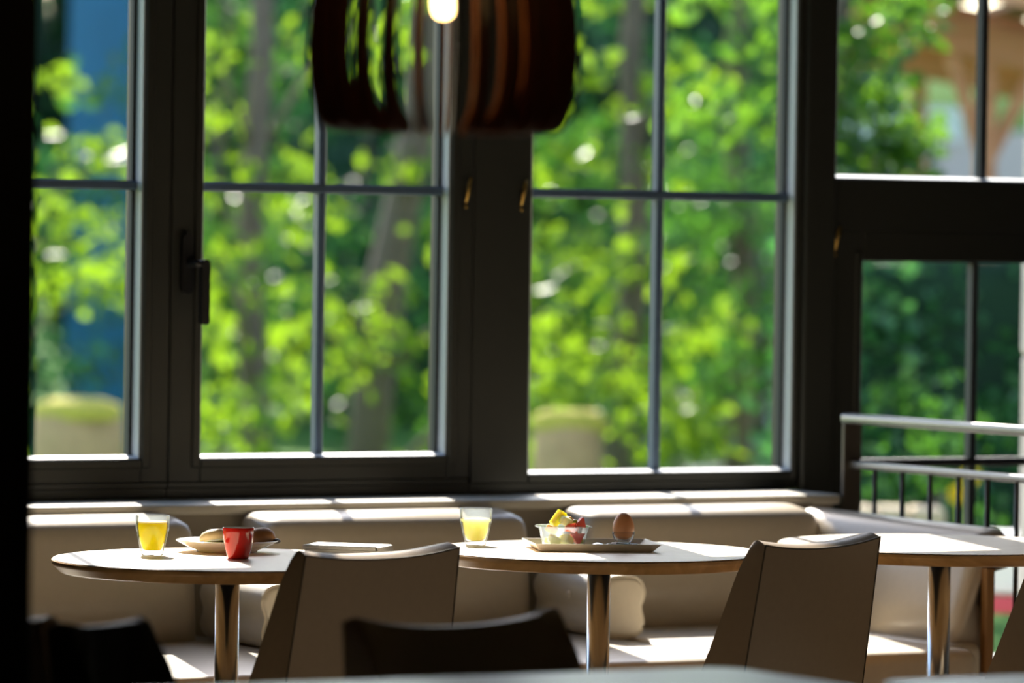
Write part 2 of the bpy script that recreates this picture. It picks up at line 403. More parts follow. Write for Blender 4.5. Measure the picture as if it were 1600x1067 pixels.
ZH = 2.105                                    # head of the lower lights
w0 = window('window_1', 4.34, 4.980, 0.865, ZH, 0.07, 0.0685, 0.055, 0.06, [4.65], [1.493])
w1 = window('window_2', 5.131, 5.785, 0.865, ZH, 0.0795, 0.062, 0.055, 0.06, [5.460], [1.493])
w2 = window('window_3', 6.008, 6.762, 0.818, ZH, 0.158, 0.02, 0.022, 0.06, [6.390], [1.493], sash=False)
for o_, x0, x1, tag_ in ((w0, 4.27, 5.05, 'a'), (w1, 5.05, 5.85, 'b'), (w2, 5.85, 6.78, 'c')):
    bar('frame_rail', x0, x1, 0.772, 0.797, M['frame'], o_, YF + 0.012, YO, 0.002)      # recessed base strip over the sill
bar('frame_rail', 4.27, 5.0485, 0.797, 0.8095, M['frame'], w0, YF + 0.004, YO, 0.001)
bar('frame_rail', 5.0515, 5.847, 0.797, 0.8095, M['frame'], w1, YF + 0.004, YO, 0.001)
bar('gasket', 5.8470, 5.8500, 0.81, ZH + 0.06, M['gasket'], w1, YF + 0.004, YO, 0)
bar('gasket', 5.8462, 5.8515, 0.797, 0.885, M['gasket'], w1, YF - 0.003, YF + 0.02, 0)
bar('gasket', 5.0485, 5.0515, 0.80, ZH + 0.06, M['gasket'], w0, YF + 0.006, YO, 0)
# window handle on the left stile of window_2: oval plate and a lever that hangs down
hb = bmesh.new(); add_prism(hb, rounded_rect(5.071, 5.099, 1.245, 1.385, 0.013, 5), 'y', YF - 0.020, YF - 0.006)
hd = obj('handle_plate', hb, M['handle'], w1)
hb = bmesh.new(); add_prism(hb, rounded_rect(5.101, 5.121, 1.175, 1.325, 0.009, 5), 'y', YF - 0.062, YF - 0.042)
add_tube(hb, [(5.085, YF - 0.012, 1.315), (5.095, YF - 0.05, 1.315), (5.111, YF - 0.052, 1.312)], 0.009, 10)
obj('handle_lever', hb, M['handle'], hd)
def brass_catch(x, z, parent):
    b = bmesh.new()
    add_tube(b, [(x, YF - 0.002, z - 0.045), (x + 0.001, YF - 0.008, z - 0.03), (x + 0.002, YF - 0.012, z - 0.012), (x + 0.005, YF - 0.014, z + 0.006), (x + 0.009, YF - 0.012, z + 0.018)], [0.003, 0.004, 0.005, 0.005, 0.003], 8)
    add_tube(b, [(x - 0.001, YF - 0.003, z - 0.052), (x + 0.004, YF - 0.003, z - 0.052)], 0.004, 8)
    obj('brass_catch', b, M['brass'], parent, True)
brass_catch(5.823, 1.508, w1); brass_catch(5.975, 1.504, w2)

# transom and upper lights over the three windows
tr = struct(obj('trim_2', box(4.20, 6.78, YF - 0.01, YO, ZH + 0.06, ZH + 0.20, 0.004, 1), M['frame']))
w4 = window('window_4', 4.34, 6.76, ZH + 0.24, 2.82, 0.14, 0.02, 0.06, 0.08, [4.98, 5.05, 5.85, 5.93], [], sash=False, mun=0.02)
struct(obj('trim_3', box(4.20, 4.27, YF, YO, 0.772, ZH + 0.06, 0.002, 1), M['frame']))
# dark post right of window_3, then the glazed door with its top light
post = struct(obj('trim_4', box(6.782, 6.872, YF - 0.012, YO, 0.0, 2.90, 0.004, 1), M['frame']))
wt = window('window_5', 6.875, 7.86, 1.545, 2.82, 0.003, 0.07, 0.131, 0.08, [7.348], [2.18], sash=False, bm_=M['gasket'])
door = window('door_1', 6.960, 7.86, 0.335, 1.338, 0.085, 0.06, 0.325, 0.077, [7.330], [0.832], sash=True, bm_=M['muntin_dark'])
brass_catch(6.874, 1.405, door)
struct(obj('door_sill', box(6.872, 7.93, YF - 0.02, YO, 0.0, 0.010), M['frame']))['kind'] = 'structure'

# ------------------------------------------------------------------ benches along the windows
def backrest_bm(x0, x1, rx=0.045, zb=0.462):
    """upholstered back with sloping rounded top and rounded ends; runs along x"""
    prof = [(9.985, zb), (9.995, 0.58), (10.008, 0.700), (10.016, 0.728), (10.032, 0.742), (10.075, 0.7505), (10.125, 0.756), (10.158, 0.755), (10.172, 0.742), (10.176, 0.700), (10.176, zb)]
    rows = []
    n = 9
    for i in range(n + 1):                     # left end, rounded
        a = 0.5 * PI * i / n; rows.append((x0 + rx * (1 - math.sin(a)), math.cos(a)))
    rows = [(x0 + rx * (1 - math.cos(0.5 * PI * i / n)), 1 - math.sin(0.5 * PI * i / n)) for i in range(n + 1)] + [(x1 - rx * (1 - math.cos(0.5 * PI * (n - i) / n)), 1 - math.sin(0.5 * PI * (n - i) / n)) for i in range(n + 1)]
    out = []
    for x, d in rows:
        out.append([(x, y + d * 0.030 * (1 if y < 10.1 else -0.3), zb + (z - zb) * (1 - 0.060 * d)) for y, z in prof])
    return add_grid_shell(bmesh.new(), out)

def seat_bm(x0, x1, y0, y1, z0, z1, r=0.028):
    return box(x0, x1, y0, y1, z0, z1, r, 4)

BG = 'upholstered bench units under the windows'
def bench(label, x0, x1, xb0, xb1):
    t = thing('upholstered_bench', label, 'bench', (0, 0, 0), 0, BG)
    obj('plinth', box(x0 + 0.005, x1 - 0.005, 9.27, 10.17, 0.0, 0.10), M['bench_base'], t)
    obj('base', box(x0 + 0.001, x1 - 0.001, 9.215, 10.18, 0.10, 0.345, 0.008, 2), M['leather'], t, True)
    obj('seat', seat_bm(x0 + 0.001, x1 - 0.001, 9.195, 10.175, 0.345, 0.480), M['leather_light'], t, True)
    obj('backrest', backrest_bm(xb0, xb1), M['leather'], t, True)
    return t
bench('taupe bench unit at the left, behind the table with the orange juice', 4.05, 5.020, 4.20, 4.935)
bench('taupe bench unit in the middle, behind the table with the fruit bowl', 5.020, 5.880, 5.120, 5.795)
b3 = bench('taupe corner bench unit at the right, with a side back along the railing', 5.880, 6.490, 5.958, 6.600)
# the side back of the corner unit, along the railing, and its wooden end panel
def side_back_bm():
    prof = [(6.520, 0.462), (6.545, 0.56), (6.585, 0.690), (6.598, 0.720), (6.618, 0.737), (6.645, 0.744), (6.672, 0.743), (6.686, 0.732), (6.690, 0.710), (6.690, 0.668), (6.604, 0.655), (6.604, 0.462)]
    out = []; n = 8; y0, y1, ry = 9.365, 10.165, 0.04
    ys = [(y0 + ry * (1 - math.cos(0.5 * PI * i / n)), 1 - math.sin(0.5 * PI * i / n)) for i in range(n + 1)] + [(y1 - ry * (1 - math.cos(0.5 * PI * (n - i) / n)), 1 - math.sin(0.5 * PI * (n - i) / n)) for i in range(n + 1)]
    for y, d in ys:
        s = max(0.0, (9.72 - y) / 0.43)
        out.append([(x + d * 0.020 * (1 if x < 6.62 else -0.6), y, 0.462 + (z - 0.462) * (1 - 0.06 * d) - 0.012 * s * s * (z > 0.6)) for x, z in prof])
    return add_grid_shell(bmesh.new(), out)
obj('side_backrest', side_back_bm(), M['leather'], b3, True)
obj('corner_base', box(6.491, 6.604, 9.352, 10.18, 0.0, 0.345, 0.006, 2), M['leather'], b3, True)
obj('corner_seat', seat_bm(6.491, 6.604, 9.345, 10.175, 0.345, 0.480, 0.024), M['leather_light'], b3, True)
obj('end_panel', box(6.607, 6.632, 9.345, 10.17, 0.0, 0.650, 0.003, 1), M['panel'], b3)

# peanut-section bolsters standing on the seats between the backs
def bolster(label, x, y0):
    t = thing('bolster', label, 'bolster', (x, y0, 0.480), 0, 'peanut shaped bolsters between the bench backs')
    out = []
    for k in range(40):
        a = 2 * PI * k / 40
        z = 0.0715 + 0.0715 * math.sin(a)
        wq = 0.066 * (abs(math.cos(a)) ** 0.55) * (1 if math.cos(a) >= 0 else -1)
        pinch = 1 - 0.25 * math.exp(-((z - 0.068) / 0.027) ** 2)
        out.append((wq * pinch, z))
    rows = []
    L = 0.32; n = 5; r = 0.016
    ys = [(r * (1 - math.cos(0.5 * PI * i / n)), 1 - math.sin(0.5 * PI * i / n)) for i in range(n + 1)] + [(L - r * (1 - math.cos(0.5 * PI * (n - i) / n)), 1 - math.sin(0.5 * PI * (n - i) / n)) for i in range(n + 1)]
    for y, d in ys:
        s = 1 - 0.20 * d
        rows.append([(px * s, y, 0.0715 + (pz - 0.0715) * s) for px, pz in out])
    obj('cushion', add_grid_shell(bmesh.new(), rows), M['leather_light'], t, True)
    ring = [(px * 0.985, 0.007, 0.0715 + (pz - 0.0715) * 0.985) for px, pz in out]
    obj('piping', tube(ring + ring[:2], 0.0028, 6), M['leather_light'], t, True)
    bt_ = lathe([(0, 0.004), (0.006, 0.0035), (0.009, 0.001), (0.009, 0)], 14)
    bu = obj('button', bt_, M['leather_light'], t, True); bu.rotation_euler = (0, -PI / 2, 0); bu.location = (-0.0640, 0.14, 0.093)
    return t
bolster('taupe bolster on the bench behind the post of the orange juice table', 5.008, 9.715)
bolster('taupe bolster on the bench behind the post of the fruit bowl table', 5.868, 9.715)

# ------------------------------------------------------------------ round tables
def round_table(label, x, y, rz, grain):
    t = thing('round_table', label, 'table', (x, y, 0), rz, 'round wooden pedestal tables')
    R0 = 0.35
    obj('tabletop', lathe([(0, 0.738), (R0 - 0.004, 0.738), (R0 - 0.002, 0.7395), (R0 - 0.004, 0.740), (0, 0.740)], 128), M['top'], t)
    e = lathe([(R0 - 0.05, 0.7378), (R0 - 0.001, 0.7378), (R0, 0.7365), (R0, 0.731), (R0 - 0.0015, 0.728), (R0 - 0.016, 0.714), (R0 - 0.020, 0.7125), (R0 - 0.05, 0.712), (0, 0.712)], 128)
    ed = obj('edge_band', e, M['edge'], t); ed.rotation_euler = (0, 0, grain)
    obj('mounting_plate', box(-0.130, 0.130, -0.028, 0.028, 0.7055, 0.7118, 0.002, 1), M['plate_steel'], t)
    obj('column', lathe([(0, 0.016), (0.024, 0.016), (0.024, 0.7055), (0, 0.7055)], 40), M['steel'], t, True); soft(t.children[-1], 0.002, 2)
    obj('base_plate', lathe([(0, 0), (0.198, 0), (0.200, 0.003), (0.196, 0.009), (0.05, 0.016), (0, 0.016)], 64), M['steel'], t, True)
    return t
round_table('round wooden table with orange juice, red cup and plate on it', 4.468, 8.925, R_(62), 0.4)
round_table('round wooden table with the fruit bowl tray and pale juice on it', 5.335, 8.935, R_(-30), 1.9)
round_table('bare round wooden table at the right, before the corner bench', 6.172, 8.905, R_(15), 3.0)

# ------------------------------------------------------------------ chairs
W0 = 0.42
def chair_rows(corner=0.022, dtop=0.045, W=W0, sad=0.014):
    """horizontal loops of the wrap-round back, from the seat to the saddle-shaped padded top"""
    def zt(u): return 0.783 - (sad - 0.010) + sad * abs(u) ** 2.2
    def geo(z):
        q = max(0.0, (0.80 - z))
        return W + 0.09 * q, -0.29 + 0.15 * q, dtop + 0.20 * q + 0.10 * q * q
    K = 12; FS = (0.2, 0.4, 0.6, 0.75, 0.86, 0.94, 0.985, 1.0)
    def loop(v, t):
        """v climbs the panel; t rolls the padded top over from the seam to the crown"""
        pts = []
        rise = 0.009 * math.sin(t * PI / 2); push = 0.025 * t
        def base(u):
            z = 0.40 + v * (zt(u) - 0.40); return (*geo(z), z)
        def wing(sg, f):
            wd, yb, d, z = base(sg)
            dr = corner * (1 - max(0, 1 - f ** 2.4) ** (1 / 2.2)) * max(0.0, (v - 0.80) / 0.20) ** 2
            yy = yb + push * 0.9 + (d - push * 0.9 - 0.003 * t) * f
            return (sg * (wd / 2 - 0.004 * f - 0.007 * t), yy, z - dr + rise * (1 - 0.3 * f))
        for k in range(K + 1):
            u = -1 + 2 * k / K; wd, yb, d, z = base(u)
            pts.append((u * (wd / 2 - 0.007 * t), yb - 0.007 * (1 - u * u) + push, z + rise))
        for f in FS: pts.append(wing(1, f))
        for k in range(1, K):
            u = 1 - 2 * k / K; wd, yb, d, z = base(u); a = abs(u)
            yi = yb + 0.040 + max(0, d - 0.036) * max(0, (a - 0.45) / 0.55) ** 2 - 0.004 * t
            pts.append((u * (wd / 2 - 0.020), yi, z + rise - 0.004 * v * a * a))
        for f in FS[::-1]: pts.append(wing(-1, f))
        return pts
    rows = [loop(i / 20, 0.0) for i in range(21)]
    return rows + [loop(1.0, t) for t in (0.25, 0.5, 0.75, 0.92, 1.0)]
ROWS = chair_rows()
ROWS_SOFT = chair_rows(0.045, 0.060, 0.19, 0.008)
ROWS_WIDE = chair_rows(0.042, 0.055, W0, 0.021)
def chair_bm(rows):
    bm = bmesh.new(); V = [[bm.verts.new(p) for p in r] for r in rows]; n = len(rows[0])
    for A, B in zip(V[:-1], V[1:]):
        for k in range(n): bm.faces.new((A[k], A[(k + 1) % n], B[(k + 1) % n], B[k]))
    for L in (V[0][::1], V[-1]):                # close each end by strips from the outer to the inner face
        for j in range(1, 11): bm.faces.new((L[j], L[j + 1], L[31 - j], L[32 - j]))
        bm.faces.new([L[0], L[1], L[31]] + L[32:40]); bm.faces.new(L[11:22])
    bmesh.ops.recalc_face_normals(bm, faces=bm.faces[:])
    return bm
def make_chair(label, mat, x, y, az, group, rows=None):
    t = thing('upholstered_chair', label, 'chair', (x, y, 0), -az, group)
    rows = rows or ROWS
    back = obj('backrest', chair_bm(rows), mat, t, True)
    es = back.modifiers.new('split', 'EDGE_SPLIT'); es.split_angle = R_(50)
    K = 12
    sb = M['seam'] if mat is not M['black_leather'] else mat
    for side in (0, K):                        # welted seams down both back edges and along the top
        px = [Vector(r[side]) for r in rows[:21]]
        obj('seam', tube([(p.x * 0.996, p.y - 0.0002, p.z) for p in px], 0.0020, 6), sb, back, True)
    obj('seam', tube([(p[0], p[1] - 0.0002, p[2]) for p in rows[20][0:K + 1]], 0.0020, 6), sb, back, True)
    obj('seat', box(-0.205, 0.205, -0.20, 0.20, 0.375, 0.465, 0.03, 4), mat, t, True)
    obj('seat_frame', box(-0.19, 0.19, -0.18, 0.19, 0.345, 0.376, 0.004, 1), M['chair_leg'], t)
    for sx in (-1, 1):
        for sy in (-1, 1):
            obj('leg', tube([(sx * 0.170, sy * 0.155, 0.347), (sx * 0.19, sy * 0.178, 0.0)], [0.019, 0.012], 10), M['chair_leg'], t, True)
    return t
CG = 'upholstered chairs round the tables'
c0 = make_chair('brown leather chair seen from behind, before the orange juice table', M['chair'], 4.403, 8.591, R_(-17.8), CG)
def chair_copy(label, x, y, az):
    c = copy_tree(c0); c['label'] = label; c.location = (x, y, 0); c.rotation_euler = (0, 0, -az); return c
chair_copy('brown leather chair seen from behind, between the fruit bowl table and the bare table', 5.383, 8.604, R_(-23.8))
chair_copy('leather chair cut by the right edge of the photo, only its side seen', 6.065, 8.604, R_(-27))
make_chair('dark chair facing the near grey table, curved top low in mid photo', M['chair'], 3.888, 6.600, R_(168.9), CG, ROWS_WIDE)
chair_copy('leather chair mostly hidden between the dark pillar and the black chair', 3.445, 7.235, R_(83.5))
make_chair('black chair with a rounded shoulder at the lower left corner', M['black_leather'], 3.349, 6.662, R_(157), CG, ROWS_SOFT)

# ------------------------------------------------------------------ two near rectangular tables at the bottom edge
def near_table(label, x0, x1, y0, y1, mat):
    t = thing('rectangular_table', label, 'table', ((x0 + x1) / 2, (y0 + y1) / 2, 0), 0, 'grey topped tables nearest the camera')
    hx, hy = (x1 - x0) / 2, (y1 - y0) / 2
    b = bmesh.new(); add_prism(b, rounded_rect(-hx, hx, -hy, hy, 0.06, 8), 'z', 0.712, 0.740)
    soft(obj('tabletop', b, mat, t), 0.004, 2)
    obj('mounting_plate', box(-0.16, 0.16, -0.16, 0.16, 0.704, 0.712), M['plate_steel'], t)
    obj('column', lathe([(0, 0.016), (0.026, 0.016), (0.026, 0.704), (0, 0.704)], 32), M['steel'], t, True)
    obj('base_plate', lathe([(0, 0), (0.24, 0), (0.24, 0.006), (0.05, 0.016), (0, 0.016)], 48), M['steel'], t, True)
    return t
near_table('grey table top along the bottom edge, before the dark chair', 3.02, 4.105, 5.70, 6.485, M['near_top'])
near_table('grey table top at the bottom right corner of the photo', 4.175, 5.25, 5.45, 6.205, M['near_top'])

# ------------------------------------------------------------------ railing
rl = thing('steel_railing', 'grey steel railing with vertical bars beside the corner bench', 'railing', (6.78, 0, 0))
obj('top_rail', box(-0.016, 0.016, 7.0, 10.195, 0.945, 0.968, 0.006, 2), M['rail'], rl, True)
obj('lower_rail', box(-0.010, 0.010, 7.0, 10.165, 0.836, 0.854, 0.004, 2), M['rail'], rl, True)
obj('bottom_rail', box(-0.010, 0.010, 7.0, 10.195, 0.10, 0.12, 0.004, 2), M['rail'], rl, True)
bm_ = box(-0.026, 0.026, -0.006, 0.006, 0.0, 0.945, 0.002, 1)
po = obj('end_post', bm_, M['baluster'], rl); po.location = (0, 10.165, 0)
po2 = bpy.data.objects.new('end_post', po.data); COL.objects.link(po2); po2.parent = rl; po2.location = (0, 7.02, 0)
bal = None
for i in range(26):
    yy = 10.062 - i * 0.1175
    if yy < 7.08: break
    if bal is None:
        bal = obj('baluster', tube([(0, 0, 0.112), (0, 0, 0.842)], 0.0062, 10), M['baluster'], rl, True); bal.location = (0, yy, 0)
    else:
        o = bpy.data.objects.new('baluster', bal.data); COL.objects.link(o); o.parent = rl; o.location = (0, yy, 0)

# ------------------------------------------------------------------ pendant lamp of bent plywood fins
lp = thing('pendant_lamp', 'round pendant lamp of dark bent plywood fins with a glowing bulb', 'lamp', (3.389, 6.122, 1.537))
Rl = 0.183
LS = 1.045
outer = [(0.150, 0.0), (0.163, 0.008), (0.172, 0.030), (0.180, 0.070), (0.183, 0.115), (0.180, 0.170), (0.170, 0.235), (0.152, 0.300), (0.126, 0.355), (0.090, 0.400), (0.060, 0.420)]
inner = [(0.045, 0.405), (0.078, 0.380), (0.108, 0.335), (0.130, 0.285), (0.146, 0.225), (0.154, 0.165), (0.156, 0.115), (0.152, 0.075), (0.140, 0.042), (0.124, 0.026), (0.104, 0.014), (0.098, 0.0)]
outer = [(r * LS, z) for r, z in outer]; inner = [(r * LS, z) for r, z in inner]
fo = None
NF = 25
for k in range(NF):
    if fo is None:
        b = bmesh.new(); add_prism(b, outer + inner, 'y', -0.0026, 0.0026)
        fo = obj('fin', b, M['fin'], lp)
        o = fo
    else:
        o = bpy.data.objects.new('fin', fo.data); COL.objects.link(o); o.parent = lp
    o.rotation_euler = (0, 0, 2 * PI * (k + 0.10) / NF)
obj('top_ring', lathe([(0, 0.404), (0.062, 0.404), (0.062, 0.420), (0, 0.424)], 40), M['fin'], lp)
obj('bulb_holder', lathe([(0, 0.26), (0.020, 0.26), (0.022, 0.30), (0.016, 0.33), (0.010, 0.404), (0, 0.404)], 24), M['cord'], lp, True)
bl = obj('bulb', lathe([(0, 0.160), (0.007, 0.161), (0.012, 0.165), (0.0145, 0.173), (0.0150, 0.185), (0.0150, 0.215), (0.014, 0.238), (0.013, 0.262), (0, 0.262)], 32), M['bulb'], lp, True)
obj('cable', tube([(0, 0, 0.42), (0, 0, 1.505)], 0.004, 8), M['cord'], lp)

# ------------------------------------------------------------------ breakfast things
ZT = 0.7402
def tumbler(label, x, y, h, liq_h, liq, lit_top):
    t = thing('glass_tumbler', label, 'glass', (x, y, ZT), 0, 'tumblers of juice')
    k = h / 0.082
    body = [(0, 0.0005), (0.0205, 0.0005), (0.0225, 0.003), (0.0225, 0.007), (0.0240, 0.012), (0.0285, 0.030), (0.0312, 0.046), (0.0318, 0.0495), (0.0332, 0.0505), (0.0338, 0.060), (0.0345, 0.080), (0.0342, 0.082), (0.0330, 0.0815)]
    ins = [(0.0322, 0.060), (0.0300, 0.046), (0.0270, 0.030), (0.0225, 0.014), (0.018, 0.0105), (0, 0.010)]
    obj('glass', lathe([(r, z * k) for r, z in body + ins], 56), M['tumbler'], t, True)
    top = [(r, z) for r, z in reversed(ins)]
    pr = []
    for r, z in top:
        if z < liq_h - 0.004: pr.append((max(0, r - 0.0002), z * k + 0.0003))
    rl_ = 0.0300 + (liq_h - 0.046) / 0.014 * 0.0022 if liq_h > 0.046 else 0.0297
    rl_ = min(rl_, 0.0322)
    pr.append((rl_ - 0.0003, (liq_h - 0.003) * k)); pr.append((rl_ - 0.0003, liq_h * k))
    lq = obj('juice', lathe(pr + [(0, liq_h * k)], 48), liq, t, True)
    es = lq.modifiers.new('split', 'EDGE_SPLIT'); es.split_angle = R_(40)
    if lit_top: obj('juice_surface', lathe([(0, liq_h * k + 0.0004), (rl_ - 0.0006, liq_h * k + 0.0004), (rl_ - 0.0006, liq_h * k + 0.0024), (0, liq_h * k + 0.0024)], 40), lit_top, t)
    return t
tumbler('glass tumbler of orange juice left of the plate', 4.368, 9.064, 0.081, 0.067, M['juice'], M['lit_top'])
tumbler('glass tumbler of pale apple juice left of the fruit bowl', 5.165, 9.158, 0.078, 0.060, M['apple'], None)

px_, py_ = 4.566, 9.125
pl = obj('dinner_plate', lathe([(0, 0.004), (0.054, 0.004), (0.056, 0.0), (0.061, 0.0), (0.063, 0.004), (0.085, 0.0125), (0.104, 0.0225), (0.1045, 0.0238), (0.1035, 0.0245), (0.085, 0.0165), (0.068, 0.0085), (0.056, 0.0065), (0, 0.0065)], 80), M['china'], None, True)
pl.location = (px_, py_, ZT); tag(pl, 'white round plate holding two bread rolls', 'plate')
def lump(nx, prof, seed, amp, n=30):
    """a baked lump: a squashed revolve with uneven radius"""
    rnd = random.Random(seed); bm = lathe(prof, n)
    ph = [rnd.uniform(0, 6.28) for _ in range(4)]
    for v in bm.verts:
        a = math.atan2(v.co.y, v.co.x)
        f = 1 + amp * (math.sin(2 * a + ph[0]) + 0.6 * math.sin(3 * a + ph[1]) + 0.4 * math.sin(5 * a + ph[2] + v.co.z * 90))
        v.co.x *= f * nx; v.co.y *= f
    return bm
ra = thing('bread_roll', 'pale halved bread roll on the left of the plate, its lid leaning on its base', 'bread', (px_ - 0.018, py_ + 0.008, ZT + 0.0068), R_(-30))
obj('roll_base', lump(1.25, [(0, 0), (0.026, 0), (0.032, 0.004), (0.033, 0.010), (0.030, 0.0125), (0, 0.0135)], 3, 0.03), M['crumb'], ra, True)
ld = obj('roll_lid', lump(1.2, [(0, 0), (0.025, 0.0), (0.028, 0.003), (0.0275, 0.010), (0.022, 0.018), (0.012, 0.0225), (0, 0.0235)], 5, 0.03), [M['crust']], ra, True)
ld.location = (-0.003, 0.000, 0.0160); ld.rotation_euler = (R_(-9), R_(-7), 0)
cf = obj('cut_face', lump(1.15, [(0, -0.0022), (0.0235, -0.0022), (0.0245, 0.0), (0.024, 0.001), (0, 0.001)], 5, 0.03), M['crumb'], ra, True)
cf.location = (-0.003, -0.0005, 0.0158); cf.rotation_euler = (R_(-9), R_(-7), 0)
rb = thing('bread_roll', 'dark chocolate filled roll on the right of the plate, behind the red cup', 'bread', (px_ + 0.068, py_ - 0.022, ZT + 0.0135), R_(20))
obj('roll_crust', lump(1.15, [(0, 0), (0.020, 0.0), (0.026, 0.005), (0.0270, 0.016), (0.0225, 0.028), (0.012, 0.0345), (0, 0.036)], 8, 0.04), M['dark_crust'], rb, True)
fl = obj('chocolate_filling', lump(1.0, [(0, 0), (0.012, 0.001), (0.0165, 0.005), (0.012, 0.010), (0, 0.011)], 9, 0.08), M['filling'], rb, True)
fl.location = (0.015, -0.016, 0.003)

cp = thing('espresso_cup', 'red espresso cup with white inside, before the plate', 'cup', (4.496, 8.935, ZT))
obj('cup_body', lathe([(0, 0.003), (0.0175, 0.003), (0.0185, 0.0), (0.0205, 0.0), (0.0215, 0.003), (0.0262, 0.018), (0.0298, 0.036), (0.0315, 0.054), (0.0320, 0.0605), (0.0312, 0.0618)], 56), M['red'], cp, True)
obj('cup_lining', lathe([(0.0312, 0.0618), (0.0300, 0.0605), (0.0292, 0.054), (0.0275, 0.036), (0.0238, 0.018), (0.018, 0.008), (0, 0.007)], 56), M['china'], cp, True)
obj('coffee', lathe([(0, 0.040), (0.0278, 0.040), (0.0278, 0.0415), (0, 0.0415)], 40), M['coffee'], cp)

# folded newspaper on the right of the first table: folded sheets, each a layer
nw = thing('folded_newspaper', 'folded newspaper lying behind the brown chair top, on the juice table', 'newspaper', (4.715, 8.885, ZT), R_(-45))
for i in range(4):
    z0 = 0.0003 + i * 0.0062
    s = 0.002 * ((i * 7) % 3 - 1)
    obj('folded_sheet', box(-0.076 + s, 0.076 + s, -0.05, 0.05, z0, z0 + 0.0058, 0.0006, 1), M['paper'], nw)
pf = bmesh.new()
add_prism(pf, [(-0.078, 0.0268), (0.076, 0.0268), (0.0800, 0.0245), (0.0815, 0.0140), (0.0800, 0.004), (0.0785, 0.0010), (0.0785, 0.0030), (0.0792, 0.0060), (0.0802, 0.0140), (0.0790, 0.0235), (0.0755, 0.0256), (-0.078, 0.0256)], 'y', -0.052, 0.052)
obj('outer_sheet', pf, M['paper'], nw)
obj('printed_panel', box(-0.030, 0.062, -0.0505, -0.012, 0.0268, 0.0270), M['print_'], nw)

# tray with the fruit bowl, the spoon and the egg
TX, TY, TA = 5.335, 8.969, R_(-21.8)
cu, su = math.cos(TA), math.sin(TA)
def on_tray(u, v): return (TX + u * cu - v * su, TY + u * su + v * cu)
def frustum_dish(a, b, fl, h, th):
    bm = bmesh.new(); loops = []
    for (ex, z) in ((0, 0), (fl, h), (fl - th * 0.7, h + 0.0006), (-th * 0.6, th)):
        loops.append([bm.verts.new((sx * (a + ex), sy * (b + ex), z)) for sx, sy in ((-1, -1), (1, -1), (1, 1), (-1, 1))])
    for A, B in zip(loops[:-1], loops[1:]):
        for k in range(4): bm.faces.new((A[k], A[(k + 1) % 4], B[(k + 1) % 4], B[k]))
    bm.faces.new(loops[0][::-1]); bm.faces.new(loops[-1])
    bmesh.ops.recalc_face_normals(bm, faces=bm.faces[:])
    return bm
ty = obj('serving_tray', frustum_dish(0.116, 0.080, 0.017, 0.0165, 0.004), M['tray'])
ty.location = (TX, TY, ZT); ty.rotation_euler = (0, 0, TA); soft(ty, 0.0012, 2, False)
tag(ty, 'cream rectangular tray with flared sides, under the fruit bowl and the egg', 'tray')
ZB = ZT + 0.0042
bx, by = on_tray(-0.058, 0.006)
bw = thing('plastic_bowl', 'clear plastic bowl heaped with cut fruit, on the tray', 'bowl', (bx, by, ZB), TA)
def sq_loop(r, z, e=3.2, n=48):
    out = []
    for k in range(n):
        a = 2 * PI * k / n; c, s = math.cos(a), math.sin(a)
        d = (abs(c) ** e + abs(s) ** e) ** (-1 / e)
        out.append((r * c * d, r * s * d, z))
    return out
def sq_shell(prof):
    bm = bmesh.new(); V = [[bm.verts.new(p) for p in sq_loop(r, z)] for r, z in prof]; n = 48
    for A, B in zip(V[:-1], V[1:]):
        for k in range(n): bm.faces.new((A[k], A[(k + 1) % n], B[(k + 1) % n], B[k]))
    bm.faces.new(V[0][::-1])
    bmesh.ops.recalc_face_normals(bm, faces=bm.faces[:]); return bm
obj('bowl_wall', sq_shell([(0.040, 0.0005), (0.042, 0.003), (0.0475, 0.028), (0.0520, 0.044)]), M['bowl'], bw, True)
obj('bowl_rim', sq_shell([(0.0520, 0.044), (0.0575, 0.0442), (0.0578, 0.0412)]), M['bowl'], bw, True)
rnd = random.Random(11)
def chunk(kind, u, v, z, s, rot, label):
    """a cut piece of fruit lying in the bowl"""
    bm = bmesh.new()
    if kind in ('melon', 'orange'):
        add_box(bm, -s, s, -s * 0.8, s * 0.8, -s * 0.7, s * 0.7, s * 0.28, 3)
    elif kind == 'kiwi':
        bmesh.ops.create_icosphere(bm, subdivisions=2, radius=s)
        for q in bm.verts: q.co.z *= 0.8
    elif kind == 'pineapple':
        add_prism(bm, [(-1.5 * s, -0.5 * s), (1.2 * s, -0.9 * s), (1.5 * s, 0.0), (1.1 * s, 0.9 * s), (-1.3 * s, 0.35 * s)], 'y', -0.55 * s, 0.55 * s)
    else:
        add_prism(bm, [(-1.25 * s, -0.75 * s), (1.25 * s, -0.75 * s), (1.0 * s, -0.35 * s), (0.15 * s, 1.15 * s), (-0.15 * s, 1.15 * s), (-1.0 * s, -0.35 * s)], 'y', -0.55 * s, 0.55 * s)
    o = obj({'melon': 'melon_chunk', 'orange': 'cantaloupe_chunk', 'kiwi': 'kiwi_piece', 'pineapple': 'pineapple_wedge', 'water': 'watermelon_wedge'}[kind], bm, M[kind], None, kind in ('kiwi', 'melon', 'orange'))
    wx, wy = on_tray(-0.058 + u, 0.006 + v)
    o.location = (wx, wy, ZB + z); o.rotation_euler = (rot[0], rot[1], TA + rot[2])
    tag(o, label, 'fruit', 'cut fruit in the plastic bowl')
chunk('melon', -0.022, -0.021, 0.0155, 0.0125, (0.2, 0.3, 0.2), 'pale melon chunk low at the front left of the bowl')
chunk('melon', 0.004, -0.024, 0.0165, 0.0125, (-0.2, 0.5, 0.7), 'pale melon chunk low at the front middle of the bowl')
chunk('water', 0.027, -0.020, 0.0200, 0.0125, (0.15, PI, 0.1), 'red watermelon wedge pointing down at the front right of the bowl')
